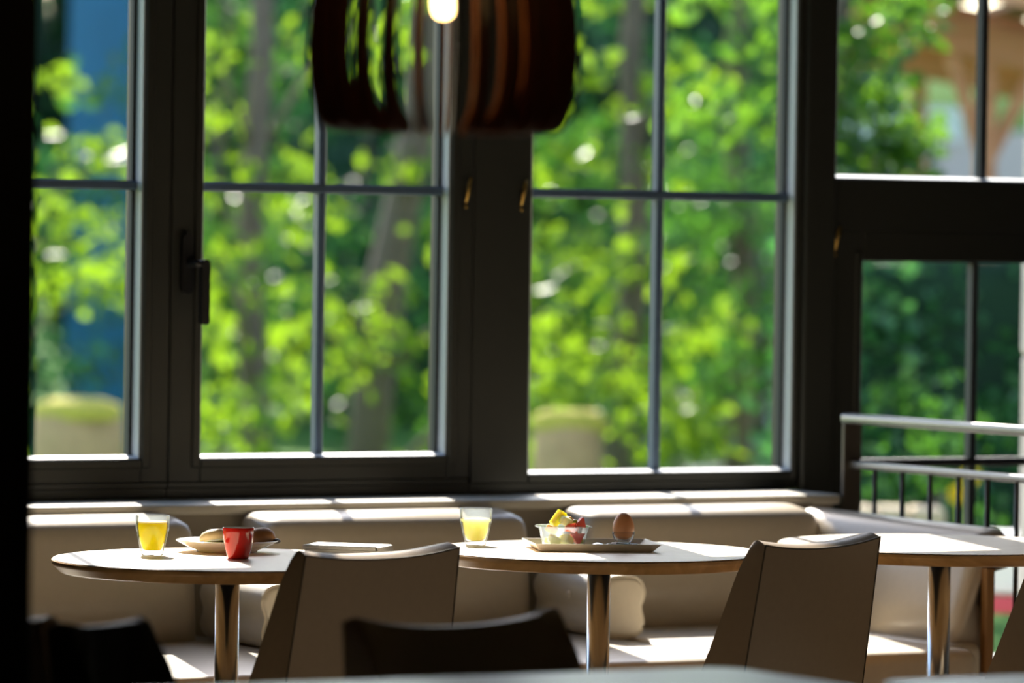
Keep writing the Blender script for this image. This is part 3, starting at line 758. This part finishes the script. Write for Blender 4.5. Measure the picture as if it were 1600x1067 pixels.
chunk('kiwi', 0.0345, 0.010, 0.0125, 0.0105, (0, 0, 0), 'green kiwi piece low at the right of the bowl')
chunk('pineapple', -0.020, 0.012, 0.0130, 0.0115, (0.1, 0.1, 0.4), 'yellow pineapple piece low at the back left of the bowl')
chunk('melon', 0.008, 0.018, 0.0150, 0.0125, (0.3, 0.1, 0.1), 'pale melon chunk low at the back of the bowl')
chunk('orange', -0.027, -0.014, 0.0380, 0.0110, (0.4, 0.2, 0.8), 'orange cantaloupe chunk in the upper layer at the left of the bowl')
chunk('water', 0.017, -0.018, 0.0405, 0.0120, (1.2, 0.2, 0.1), 'red watermelon piece lying flat under the rim of the bowl')
chunk('pineapple', -0.011, 0.006, 0.0590, 0.0130, (0.3, -0.70, 0.3), 'yellow pineapple wedge tilted up on top of the fruit')
chunk('melon', 0.004, -0.005, 0.0545, 0.0125, (0.3, 0.4, 0.3), 'cream melon chunk on top, at the middle of the fruit heap')
chunk('orange', 0.013, 0.008, 0.0535, 0.0105, (0.1, 0.5, 0.9), 'orange cantaloupe chunk on top, right of the cream melon')
chunk('kiwi', 0.025, 0.004, 0.0500, 0.0095, (0, 0, 0), 'green kiwi piece on top, beside the watermelon tip')
chunk('water', 0.036, -0.004, 0.0510, 0.0105, (0.1, 0.25, 0.2), 'red watermelon tip standing highest at the right of the bowl')
# spoon
sx_, sy_ = on_tray(0.016, 0.020)
sp = bmesh.new()
add_rows = []
bm = sp
pts = []
for i in range(9):
    a = i / 8
    wdt = 0.0125 * math.sin(PI * (0.08 + 0.86 * a)) ** 0.7; x = -0.022 + 0.044 * a
    zc = -0.006 * math.sin(PI * a)
    pts.append([bm.verts.new((x, s * wdt, zc * (1 - s * s) + 0.004)) for s in (-1, -0.6, 0, 0.6, 1)])
for A, B in zip(pts[:-1], pts[1:]):
    for k in range(4): bm.faces.new((A[k], A[k + 1], B[k + 1], B[k]))
spn = thing('teaspoon', 'steel teaspoon lying on the tray between the bowl and the egg', 'spoon', (sx_, sy_, ZB + 0.0062), TA + R_(200))
so = obj('spoon_bowl', sp, M['steel'], spn, True); sm = so.modifiers.new('thick', 'SOLIDIFY'); sm.thickness = 0.0012; so.rotation_euler = (PI, 0, 0)
obj('spoon_handle', tube([(-0.020, 0, -0.003), (-0.034, 0.002, 0.000), (-0.060, 0.006, -0.001), (-0.090, 0.012, -0.004)], [0.0016, 0.0020, 0.0024, 0.0034], 8), M['steel'], spn, True)
ex, ey = on_tray(0.070, 0.014)
ec = thing('egg_cup', 'small clear glass egg cup on the tray, holding the brown egg', 'egg cup', (ex, ey, ZB))
obj('cup_wall', lathe([(0.0145, 0.010), (0.0195, 0.015), (0.0228, 0.024), (0.0238, 0.031), (0.0236, 0.0318), (0.0228, 0.031), (0.0215, 0.025), (0.0180, 0.0175), (0.010, 0.0135), (0, 0.013)], 44), M['tumbler'], ec, True)
obj('cup_foot', lathe([(0, 0.0003), (0.0165, 0.0003), (0.0175, 0.002), (0.0155, 0.005), (0.0140, 0.008), (0.0150, 0.0102), (0, 0.0102)], 40), M['cup_base'], ec, True)
eg = lathe([(0.0225 * math.sin(PI * i / 28) ** 0.96 * (1 - 0.12 * (-math.cos(PI * i / 28))), 0.0285 - 0.0285 * math.cos(PI * i / 28)) for i in range(29)], 44)
eo = obj('egg', eg, M['egg'], None, True); eo.location = (ex, ey, ZB + 0.0150); tag(eo, 'brown boiled egg standing in the glass egg cup', 'egg')

# ------------------------------------------------------------------ outside
GA = math.atan2(fw.y, fw.x)                    # the garden is laid out along the view axis of the room
gx = Vector((rt.x, rt.y, 0)).normalized(); gy = Vector((fw.x, fw.y, 0)).normalized()
def G(r, d, z=0.0): v = gx * r + gy * d; return Vector((v.x, v.y, z))
GZ = math.atan2(gx.y, gx.x)

lawn = struct(obj('ground', box(-20, 60, YO, 90, -0.12, -0.02), M['grass']))
pth = struct(obj('path', box(6.0, 9.5, YO + 0.02, 13.2, -0.06, -0.012), M['gravel']))

def leaves(name, clumps, mat, parent, seed, size=0.085, flat=0.6):
    """clumps: (centre, radius, number); folded leaf blades scattered through each"""
    rs = np.random.RandomState(seed)
    C_, A_ = [], []
    for (c, r, n) in clumps:
        p = rs.normal(0, 0.5, (n, 3)); p /= np.maximum(1, np.linalg.norm(p, axis=1) / 1.0)[:, None]
        rr = np.array(r if hasattr(r, '__len__') else (r, r, r * flat))
        C_.append(np.array(c) + p * rr)
    P = np.concatenate(C_); n = len(P)
    th = rs.uniform(0, 2 * PI, n); ph = rs.normal(-0.5, 0.45, n)
    d = np.c_[np.cos(th) * np.cos(ph), np.sin(th) * np.cos(ph), np.sin(ph)]
    a = rs.normal(0, 1, (n, 3)); a[:, 2] *= 0.5
    s = np.cross(d, a); s /= np.linalg.norm(s, axis=1)[:, None]; u = np.cross(s, d)
    L = size * rs.uniform(0.65, 1.25, n)[:, None]
    V = np.stack([P, P + d * L * 0.5 - s * L * 0.30 + u * L * 0.07, P + d * L, P + d * L * 0.5 + s * L * 0.30 + u * L * 0.07], 1).reshape(-1, 3)
    base = np.arange(n)[:, None] * 4
    F = np.concatenate([base + np.array([[0, 2, 1]]), base + np.array([[0, 3, 2]])], 1).reshape(-1)
    me = bpy.data.meshes.new(name); me.vertices.add(len(V)); me.vertices.foreach_set('co', V.astype(np.float32).ravel())
    me.loops.add(len(F)); me.loops.foreach_set('vertex_index', F.astype(np.int32))
    me.polygons.add(2 * n); me.polygons.foreach_set('loop_start', np.arange(0, 6 * n, 3, dtype=np.int32))
    me.update(calc_edges=True); me.validate()
    me.materials.append(mat)
    o = bpy.data.objects.new(name, me); COL.objects.link(o); o.parent = parent; o['kind'] = 'stuff'
    return o

def tree(name, label, cat, r, d, h, tr_r, lean, clumps, mat, seed, size=0.085, group=None, branches=True):
    b = G(r, d)
    t = thing(name, label, cat, (b.x, b.y, -0.02), GZ, group)
    rs = random.Random(seed)
    pts = []
    for i in range(9):
        a = i / 8
        pts.append((lean * a + 0.03 * math.sin(i * 1.7 + seed), 0.03 * math.cos(i * 2.1 + seed), h * a))
    obj('trunk', tube(pts, [tr_r * (1.15 - 0.6 * i / 8) for i in range(9)], 12), M['bark'], t, True)
    if branches:
        for (c, rr, n) in clumps[::2]:
            c = Vector(c); a = min(0.92, max(0.1, (c.z - 0.25) / h)); k = int(a * 8)
            s = Vector(pts[k])
            obj('branch', tube([s, (s + c) / 2 + Vector((0, 0, 0.08)), c], [tr_r * 0.30, tr_r * 0.2, tr_r * 0.1], 6), M['bark'], t, True)
    if mat is M['leaf']: clumps = [(c, r, int(n * (0.55 if c[2] < 2.7 else 1.0))) for c, r, n in clumps]
    leaves('foliage', clumps, mat, t, seed, size * (1.2 if mat is M['leaf'] else 1.1))
    return t

def rand_clumps(seed, n, rx, ry, z0, z1, rad, per):
    rs = random.Random(seed); out = []
    for _ in range(n):
        a = rs.uniform(0, 2 * PI); q = math.sqrt(rs.random())
        out.append(((rx * q * math.cos(a), ry * q * math.sin(a), rs.uniform(z0, z1)), rad * rs.uniform(0.7, 1.3), per))
    return out

# far screen of dark evergreens
TG = 'dark evergreens closing the garden'
dark_lab = ['tall dark evergreen behind the blue shed, leftmost of the far row', 'tall dark evergreen seen through the upper left of the second window', 'tall dark evergreen seen behind the pendant lamp',
            'tall dark evergreen seen through the left half of the third window', 'tall dark evergreen seen through the right half of the third window']
for i, rr in enumerate((-4.6, -2.6, -0.9, 0.5, 1.6)):
    b = G(rr, 37 + (i % 2) * 1.4)
    t = thing('evergreen_tree', dark_lab[i], 'tree', (b.x, b.y, -0.02), GZ + 0.3 * i, TG)
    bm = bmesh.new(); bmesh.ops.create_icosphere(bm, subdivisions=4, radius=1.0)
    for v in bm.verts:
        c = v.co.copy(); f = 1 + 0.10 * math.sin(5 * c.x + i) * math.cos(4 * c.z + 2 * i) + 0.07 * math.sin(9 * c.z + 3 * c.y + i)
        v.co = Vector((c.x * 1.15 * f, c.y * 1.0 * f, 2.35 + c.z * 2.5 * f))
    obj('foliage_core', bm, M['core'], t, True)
    obj('trunk', tube([(0, 0, 0), (0, 0, 1.2)], [0.16, 0.14], 10), M['bark'], t, True)
    cl = []
    rs = random.Random(50 + i)
    for _ in range(110):
        a = rs.uniform(0, 2 * PI); ze = rs.uniform(-0.95, 0.95); q = math.sqrt(1 - ze * ze)
        cl.append(((1.15 * q * math.cos(a), 1.0 * q * math.sin(a), 2.35 + 2.5 * ze), 0.42, 60))
    leaves('foliage', cl, M['leaf3'], t, 60 + i, 0.12, 1.0)

LG = 'broadleaf trees outside the windows'
tree('slim_tree', 'slim broadleaf tree with a straight grey trunk outside the second window', 'tree', -1.24, 24.0, 4.6, 0.065, 0.0,
     [((-0.22, -0.4, 2.25), 0.26, 60), ((-0.25, 0.1, 1.95), 0.26, 70), ((-0.2, -0.3, 1.62), 0.28, 90), ((0.16, -0.4, 1.72), 0.22, 50), ((-0.12, -0.5, 1.25), 0.30, 110), ((-0.15, -0.2, 0.95), 0.30, 80),
      ((0.05, -0.5, 0.65), 0.34, 90), ((-0.2, -0.5, 0.40), 0.34, 90), ((0.45, 0.3, 2.4), 0.5, 90), ((0.1, 0.4, 3.2), 0.7, 300), ((-0.4, 0.2, 3.9), 0.7, 300), ((0.4, 0.1, 4.4), 0.7, 300)], M['leaf'], 1, 0.085, LG)
tree('leaning_tree', 'broadleaf tree with a leaning brown trunk in the right half of the second window', 'tree', -0.78, 26.0, 4.8, 0.10, 0.62,
     [((-0.05, -0.6, 1.05), 0.36, 130), ((0.05, -0.6, 0.80), 0.34, 130), ((-0.35, -0.5, 0.95), 0.30, 80), ((0.50, -0.4, 1.45), 0.30, 90), ((0.62, -0.3, 1.0), 0.28, 70), ((-0.3, -0.3, 1.5), 0.30, 80), ((0.25, -0.2, 1.75), 0.30, 70),
      ((-0.5, 0.2, 0.55), 0.40, 120), ((0.7, 0.1, 0.55), 0.35, 90), ((0.0, 0.3, 2.4), 0.5, 120), ((0.6, 0.3, 3.0), 0.8, 300), ((0.2, 0.2, 4.0), 0.9, 350)], M['leaf'], 2, 0.085, LG)
tree('garden_tree', 'loose bright tree hanging over the blue shed in the first window', 'tree', -2.75, 25.5, 4.4, 0.06, 0.2,
     [((0.35, -0.4, 2.15), 0.22, 45), ((0.55, -0.3, 1.75), 0.24, 45), ((0.72, -0.3, 1.80), 0.22, 45), ((0.25, -0.5, 1.50), 0.32, 110), ((0.62, -0.4, 1.35), 0.34, 130), ((0.35, -0.4, 1.15), 0.28, 90), ((0.7, -0.3, 1.12), 0.26, 80), ((0.1, -0.2, 2.6), 0.3, 70),
      ((0.0, 0.2, 3.3), 0.7, 260), ((0.3, 0.1, 4.2), 0.7, 260)], M['leaf'], 3, 0.085, LG)
tree('garden_tree', 'wide bright tree filling the left half of the third window', 'tree', 0.55, 25.0, 4.6, 0.07, 0.1,
     [((-0.35, -0.4, 0.95), 0.34, 130), ((-0.05, -0.4, 0.75), 0.36, 150), ((0.15, -0.3, 0.55), 0.34, 120), ((-0.30, -0.5, 1.35), 0.34, 110), ((0.10, -0.3, 1.25), 0.34, 100), ((-0.1, -0.2, 1.75), 0.36, 90), ((0.2, -0.2, 2.15), 0.34, 90), ((-0.35, 0.0, 2.2), 0.34, 90),
      ((0.35, -0.3, 0.95), 0.30, 90), ((0.1, 0.3, 3.0), 0.8, 320), ((-0.3, 0.2, 4.0), 0.8, 320)], M['leaf'], 4, 0.085, LG)
tree('garden_tree', 'green tree filling the right half of the third window', 'tree', 1.25, 27.0, 4.8, 0.07, -0.1,
     [((-0.2, -0.4, 0.75), 0.36, 130), ((0.15, -0.4, 1.05), 0.40, 130), ((-0.25, -0.3, 1.45), 0.40, 130), ((0.2, -0.3, 1.75), 0.40, 130), ((-0.15, -0.2, 2.2), 0.42, 130), ((0.3, -0.1, 2.55), 0.42, 130), ((0.5, -0.2, 1.35), 0.34, 90), ((0.4, -0.3, 0.65), 0.36, 110),
      ((0.1, 0.3, 3.2), 0.8, 300), ((-0.2, 0.2, 4.2), 0.8, 300)], M['leaf2'], 5, 0.09, LG)
tree('garden_tree', 'bright tree hanging its boughs across the pavilion at the upper right', 'tree', 1.30, 20.5, 4.6, 0.06, 0.0,
     [((-0.02, -0.2, 2.2), 0.36, 150), ((0.10, -0.2, 1.95), 0.34, 170), ((0.16, -0.2, 1.75), 0.30, 150), ((0.06, -0.2, 1.68), 0.28, 130), ((0.22, -0.1, 2.28), 0.24, 70), ((0.33, -0.2, 2.36), 0.16, 30), ((-0.3, 0.0, 2.35), 0.4, 140), ((-0.45, 0.1, 1.9), 0.32, 80),
      ((0.27, -0.2, 1.82), 0.16, 40), ((0.0, 0.2, 3.0), 0.7, 300), ((0.1, 0.2, 3.9), 0.8, 300)], M['leaf_mid'], 6, 0.085, LG)
# a middle layer of green shrubs and small trees behind them
mid = [(-2.95, 29.0, 'green shrub low behind the mossy stump in the first window'), (-1.75, 30.0, 'green shrub behind the slim tree, low in the second window'), (-0.9, 31.0, 'green shrub behind the leaning tree'),
       (-0.05, 30.0, 'green shrub behind the window post, right of the leaning tree'), (0.75, 31.0, 'green shrub low behind the wide bright tree'), (1.55, 31.5, 'green shrub behind the green tree, nearest the pavilion')]
for i, (r, d, lab) in enumerate(mid):
    hh = 2.9 if i not in (0, 5) else 1.7
    tree('garden_shrub', lab, 'shrub', r, d, hh, 0.04, 0.0, rand_clumps(80 + i, 26, 0.62, 0.5, 0.2, hh + 0.1, 0.36, 62), M['leaf2'] if i % 2 else M['leaf3'], 20 + i, 0.095, 'shrubs in the middle of the garden', False)
# small bright bushes low in front
low = [(-2.60, 23.0, 0.92, 'low bright bush over the mossy stump in the first window'), (-0.15, 23.5, 0.80, 'low bright bush between the second and third windows'), (0.30, 22.5, 0.86, 'low bright bush right of the stump in the third window'), (0.80, 23.5, 0.60, 'low bright bush above the white stones'), (-1.3, 22.5, 0.62, 'low bright bush at the foot of the slim tree')]
for i, (r, d, hh, lab) in enumerate(low):
    tree('garden_bush', lab, 'bush', r, d, hh * 0.7, 0.02, 0.0, rand_clumps(180 + i, 9, 0.16 if i == 3 else 0.26, 0.25, 0.45 if i == 3 else 0.25, hh, 0.20, 42), M['leaf'], 40 + i, 0.075, 'low bright bushes before the trees', False)
# dark hedge outside the door
hedge = thing('clipped_hedge', 'dark green hedge filling the glazed door at the right', 'hedge', G(1.95, 21.5), GZ)
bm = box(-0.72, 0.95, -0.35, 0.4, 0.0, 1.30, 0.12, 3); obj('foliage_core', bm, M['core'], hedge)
cl = []
rs = random.Random(7)
for _ in range(120): cl.append(((rs.uniform(-0.8, 1.0), rs.uniform(-0.48, 0.3), rs.uniform(0.05, 1.42)), 0.26, 46))
leaves('foliage', cl, M['hedge'], hedge, 70, 0.085, 1.0)
hb_ = thing('garden_bush', 'light green bush before the hedge, beyond the railing', 'bush', G(1.66, 19.6), GZ)
obj('stem', tube([(0, 0, 0), (0.02, 0, 0.4)], 0.015, 8), M['bark'], hb_)
leaves('foliage', rand_clumps(33, 12, 0.16, 0.15, 0.15, 0.85, 0.2, 30), M['leaf2'], hb_, 71, 0.07)
# yellow flowers before the hedge
for i, (r, z, lab) in enumerate(((1.735, 0.52, 'round yellow flower highest behind the railing bars'), (1.690, 0.45, 'round yellow flower lower left of the highest one'))):
    b = G(r, 18.9)
    t = thing('yellow_flower', lab, 'flower', (b.x, b.y, -0.02), GZ, 'yellow flowers behind the railing')
    obj('stem', tube([(0.02, 0, 0), (0.0, 0, z)], 0.005, 8), M['kiwi'], t)
    for k in range(14):
        a = 2 * PI * k / 14
        bm = bmesh.new(); vs = [bm.verts.new(p) for p in ((0, 0, 0), (0.013, -0.010, 0.022), (0, -0.006, 0.045), (-0.013, -0.010, 0.022))]; bm.faces.new(vs)
        p_ = obj('petal', bm, M['petal'], t); p_.location = (0, -0.01, z); p_.rotation_euler = (0, a, 0)
    bm = bmesh.new(); bmesh.ops.create_icosphere(bm, subdivisions=2, radius=0.018); h_ = obj('flower_head', bm, M['petal'], t, True); h_.location = (0, -0.012, z)

# mossy stumps
def stump(label, r, d, rad, h, seed):
    b = G(r, d); t = thing('tree_stump', label, 'stump', (b.x, b.y, -0.02), GZ, 'mossy stumps in the garden')
    prof = [(0, 0), (rad * 1.15, 0), (rad * 1.02, 0.12), (rad, h * 0.6), (rad * 0.97, h - 0.02), (rad * 0.9, h), (0, h)]
    obj('stump_wood', lump(1.0, prof, seed, 0.03, 36), M['stump'], t, True)
    obj('moss_cap', lump(1.0, [(rad * 0.97, h - 0.035), (rad * 1.03, h - 0.01), (rad * 0.98, h + 0.03), (rad * 0.6, h + 0.055), (0, h + 0.06)], seed + 1, 0.05, 30), M['moss'], t, True)
stump('mossy stump low in the first window, beside the black pillar', -1.90, 22.0, 0.20, 0.60, 4)
stump('weathered stump low at the left of the third window', 0.25, 21.5, 0.155, 0.60, 6)
# pale stones edging the bed, seen low in the third window
rs = random.Random(9)
sm_ = []
for i in range(3):
    bm = bmesh.new(); bmesh.ops.create_icosphere(bm, subdivisions=2, radius=1.0)
    for v in bm.verts: v.co *= 1 + 0.12 * math.sin(4 * v.co.x + i) * math.cos(5 * v.co.y + 2 * i)
    o = obj('garden_stone', bm, M['stone'], None, True); sm_.append(o)
ORD = 'first second third fourth fifth sixth seventh eighth ninth tenth eleventh twelfth thirteenth fourteenth fifteenth sixteenth'.split()
for i in range(16):
    o = sm_[i] if i < 3 else bpy.data.objects.new('garden_stone', sm_[i % 3].data)
    if i >= 3: COL.objects.link(o)
    r = 0.98 + 0.044 * i * 1.55; s = rs.uniform(0.042, 0.062)
    b = G(r, 27.2 + rs.uniform(-0.15, 0.15), s * 0.75 - 0.02)
    o.location = (b.x, b.y, b.z + 0.06); o.scale = (s * 1.15, s, s); o.rotation_euler = (0, 0, rs.uniform(0, 6))
    tag(o, f'pale rounded stone edging the bed, {ORD[i]} from the left in the row', 'stone', 'pale stones edging the bed')
struct(obj('kerb', box(-0.2, 1.5, -0.25, 0.25, -0.02, 0.045), M['sand'])).matrix_world = Matrix.Translation(G(1.3, 27.2, 0)) @ Matrix.Rotation(GZ, 4, 'Z')
# blue shed
sh = thing('garden_shed', 'tall blue metal shed behind the leaves of the first window', 'shed', G(-2.62, 31.0), GZ + 0.05)
obj('shed_wall', box(-0.14, 0.245, -0.02, 0.9, 0.0, 3.5), M['blue'], sh)
for k in range(4): obj('metal_rib', box(-0.135 + 0.1 * k, -0.110 + 0.1 * k, -0.035, -0.02, 0.02, 3.48, 0.004, 1), M['blue'], sh)
obj('shed_roof', box(-0.20, 0.30, -0.1, 0.95, 3.5, 3.56), M['roof_dark'], sh)
# sandstone block wall beyond the railing
sw = thing('stone_wall', 'low sandstone block wall beyond the railing, left of the hedge', 'wall', G(1.36, 18.0), GZ)
rs = random.Random(3)
for row in range(3):
    for k in range(3):
        x0 = -0.16 + k * 0.125 + (0.04 if row % 2 else 0)
        o = obj('stone_block', box(x0, x0 + 0.118, 0, 0.25, row * 0.15 - 0.02, row * 0.15 + 0.122, 0.014, 2), M['sand'], sw, True)
        o.location.y = rs.uniform(-0.012, 0.012)
# red and white planter far right
pw = thing('trough_planter', 'white trough planter with a red band, right of the corner bench', 'planter', G(1.62, 16.6), GZ)
obj('trough', box(-0.14, 0.30, 0, 0.22, 0.22, 0.42, 0.01, 2), M['white'], pw)
obj('red_band', box(-0.12, 0.075, -0.03, 0.0, 0.155, 0.215, 0.008, 2), M['red_paint'], pw)
for sx in (-0.1, 0.26): obj('foot', box(sx - 0.02, sx + 0.02, 0.02, 0.2, -0.02, 0.22), M['white'], pw)
# stone corner of the building outside, built of separate blocks
cw = struct(bpy.data.objects.new('wall_stone_corner', None)); COL.objects.link(cw); cw.location = (8.265, 11.05, 0)
for k in range(6):
    z0 = [-0.02, 0.40, 1.075, 1.69, 2.30, 2.92][k]; z1 = [0.395, 1.070, 1.685, 2.295, 2.915, 3.5][k]
    o = obj('stone_block', box(0.0, 0.8 + 0.02 * (k % 2), 0, 0.5, z0, z1, 0.012, 2), M['stone'], cw)
    o.location.x = 0.004 * (k % 2)
# timber pavilion
pv = thing('timber_pavilion', 'brown timber pavilion with braced post and sloping roof, upper right', 'pavilion', G(2.05, 22.5), GZ + 0.06)
def beam(name, p, q, wd, hg, mat=None):
    p, q = Vector(p), Vector(q); d = (q - p); L = d.length; d.normalize()
    s = Vector((0, 1, 0)) if abs(d.y) < 0.9 else Vector((1, 0, 0))
    s = (s - d * s.dot(d)).normalized(); u = s.cross(d)
    bm = bmesh.new(); vs = []
    for t_ in (0, L):
        for a, b in ((-1, -1), (1, -1), (1, 1), (-1, 1)): vs.append(bm.verts.new(p + d * t_ + s * a * wd / 2 + u * b * hg / 2))
    for f in ((0, 1, 2, 3), (7, 6, 5, 4), (0, 4, 5, 1), (1, 5, 6, 2), (2, 6, 7, 3), (3, 7, 4, 0)): bm.faces.new([vs[i] for i in f])
    bmesh.ops.recalc_face_normals(bm, faces=bm.faces[:])
    return obj(name, bm, mat or M['timber'], pv)
beam('post', (0.06, 0, -0.02), (0.06, 0, 2.18), 0.10, 0.085)
beam('post', (1.9, 0, -0.02), (1.9, 0, 1.95), 0.10, 0.085)
beam('post', (0.06, 2.2, -0.02), (0.06, 2.2, 2.18), 0.10, 0.085)
beam('eave_beam', (-0.55, 0, 2.40), (2.2, 0, 1.80), 0.12, 0.15)
beam('eave_beam', (-0.55, 2.2, 2.40), (2.2, 2.2, 1.80), 0.12, 0.15)
beam('brace', (0.06, 0, 1.72), (-0.10, 0, 2.22), 0.07, 0.055)
beam('brace', (0.06, 0, 1.72), (0.26, 0, 2.12), 0.07, 0.055)
for k in range(5): beam('rafter', (-0.55, 0.35 + 0.42 * k, 2.52), (2.2, 0.35 + 0.42 * k, 1.92), 0.08, 0.10)
for k in range(9):
    x = -0.6 + 0.31 * k
    o = beam('roof_board', (x, -0.9, 2.66 - 0.218 * (x + 0.6)), (x, 2.7, 2.66 - 0.218 * (x + 0.6)), 0.285, 0.03, M['roof_dark']); o.rotation_euler = (0, 0, 0)
beam('fascia', (-0.6, -0.92, 2.62), (2.2, -0.92, 2.01), 0.03, 0.16)
# house beyond the pavilion
hs = thing('distant_house', 'greyish pink house wall with white band behind the pavilion', 'house', G(3.1, 36), GZ)
obj('house_wall', box(-1.5, 2.6, 0, 3, -0.02, 2.08), M['mauve'], hs)
obj('white_band', box(-1.15, 0.10, -0.04, 3, 2.08, 2.32), M['white'], hs)
obj('parapet', box(0.10, 2.6, 0.0, 3, 2.08, 2.16), M['mauve'], hs)
hill = thing('grassy_bank', 'sunny green bank rising behind the distant house', 'bank', G(4.2, 46), GZ)
bm = bmesh.new()
bmesh.ops.create_icosphere(bm, subdivisions=4, radius=1.0)
for v in bm.verts: v.co = Vector((v.co.x * 5.0, v.co.y * 4.0, v.co.z * 3.05))
obj('turf', bm, M['grass'], hill, True)
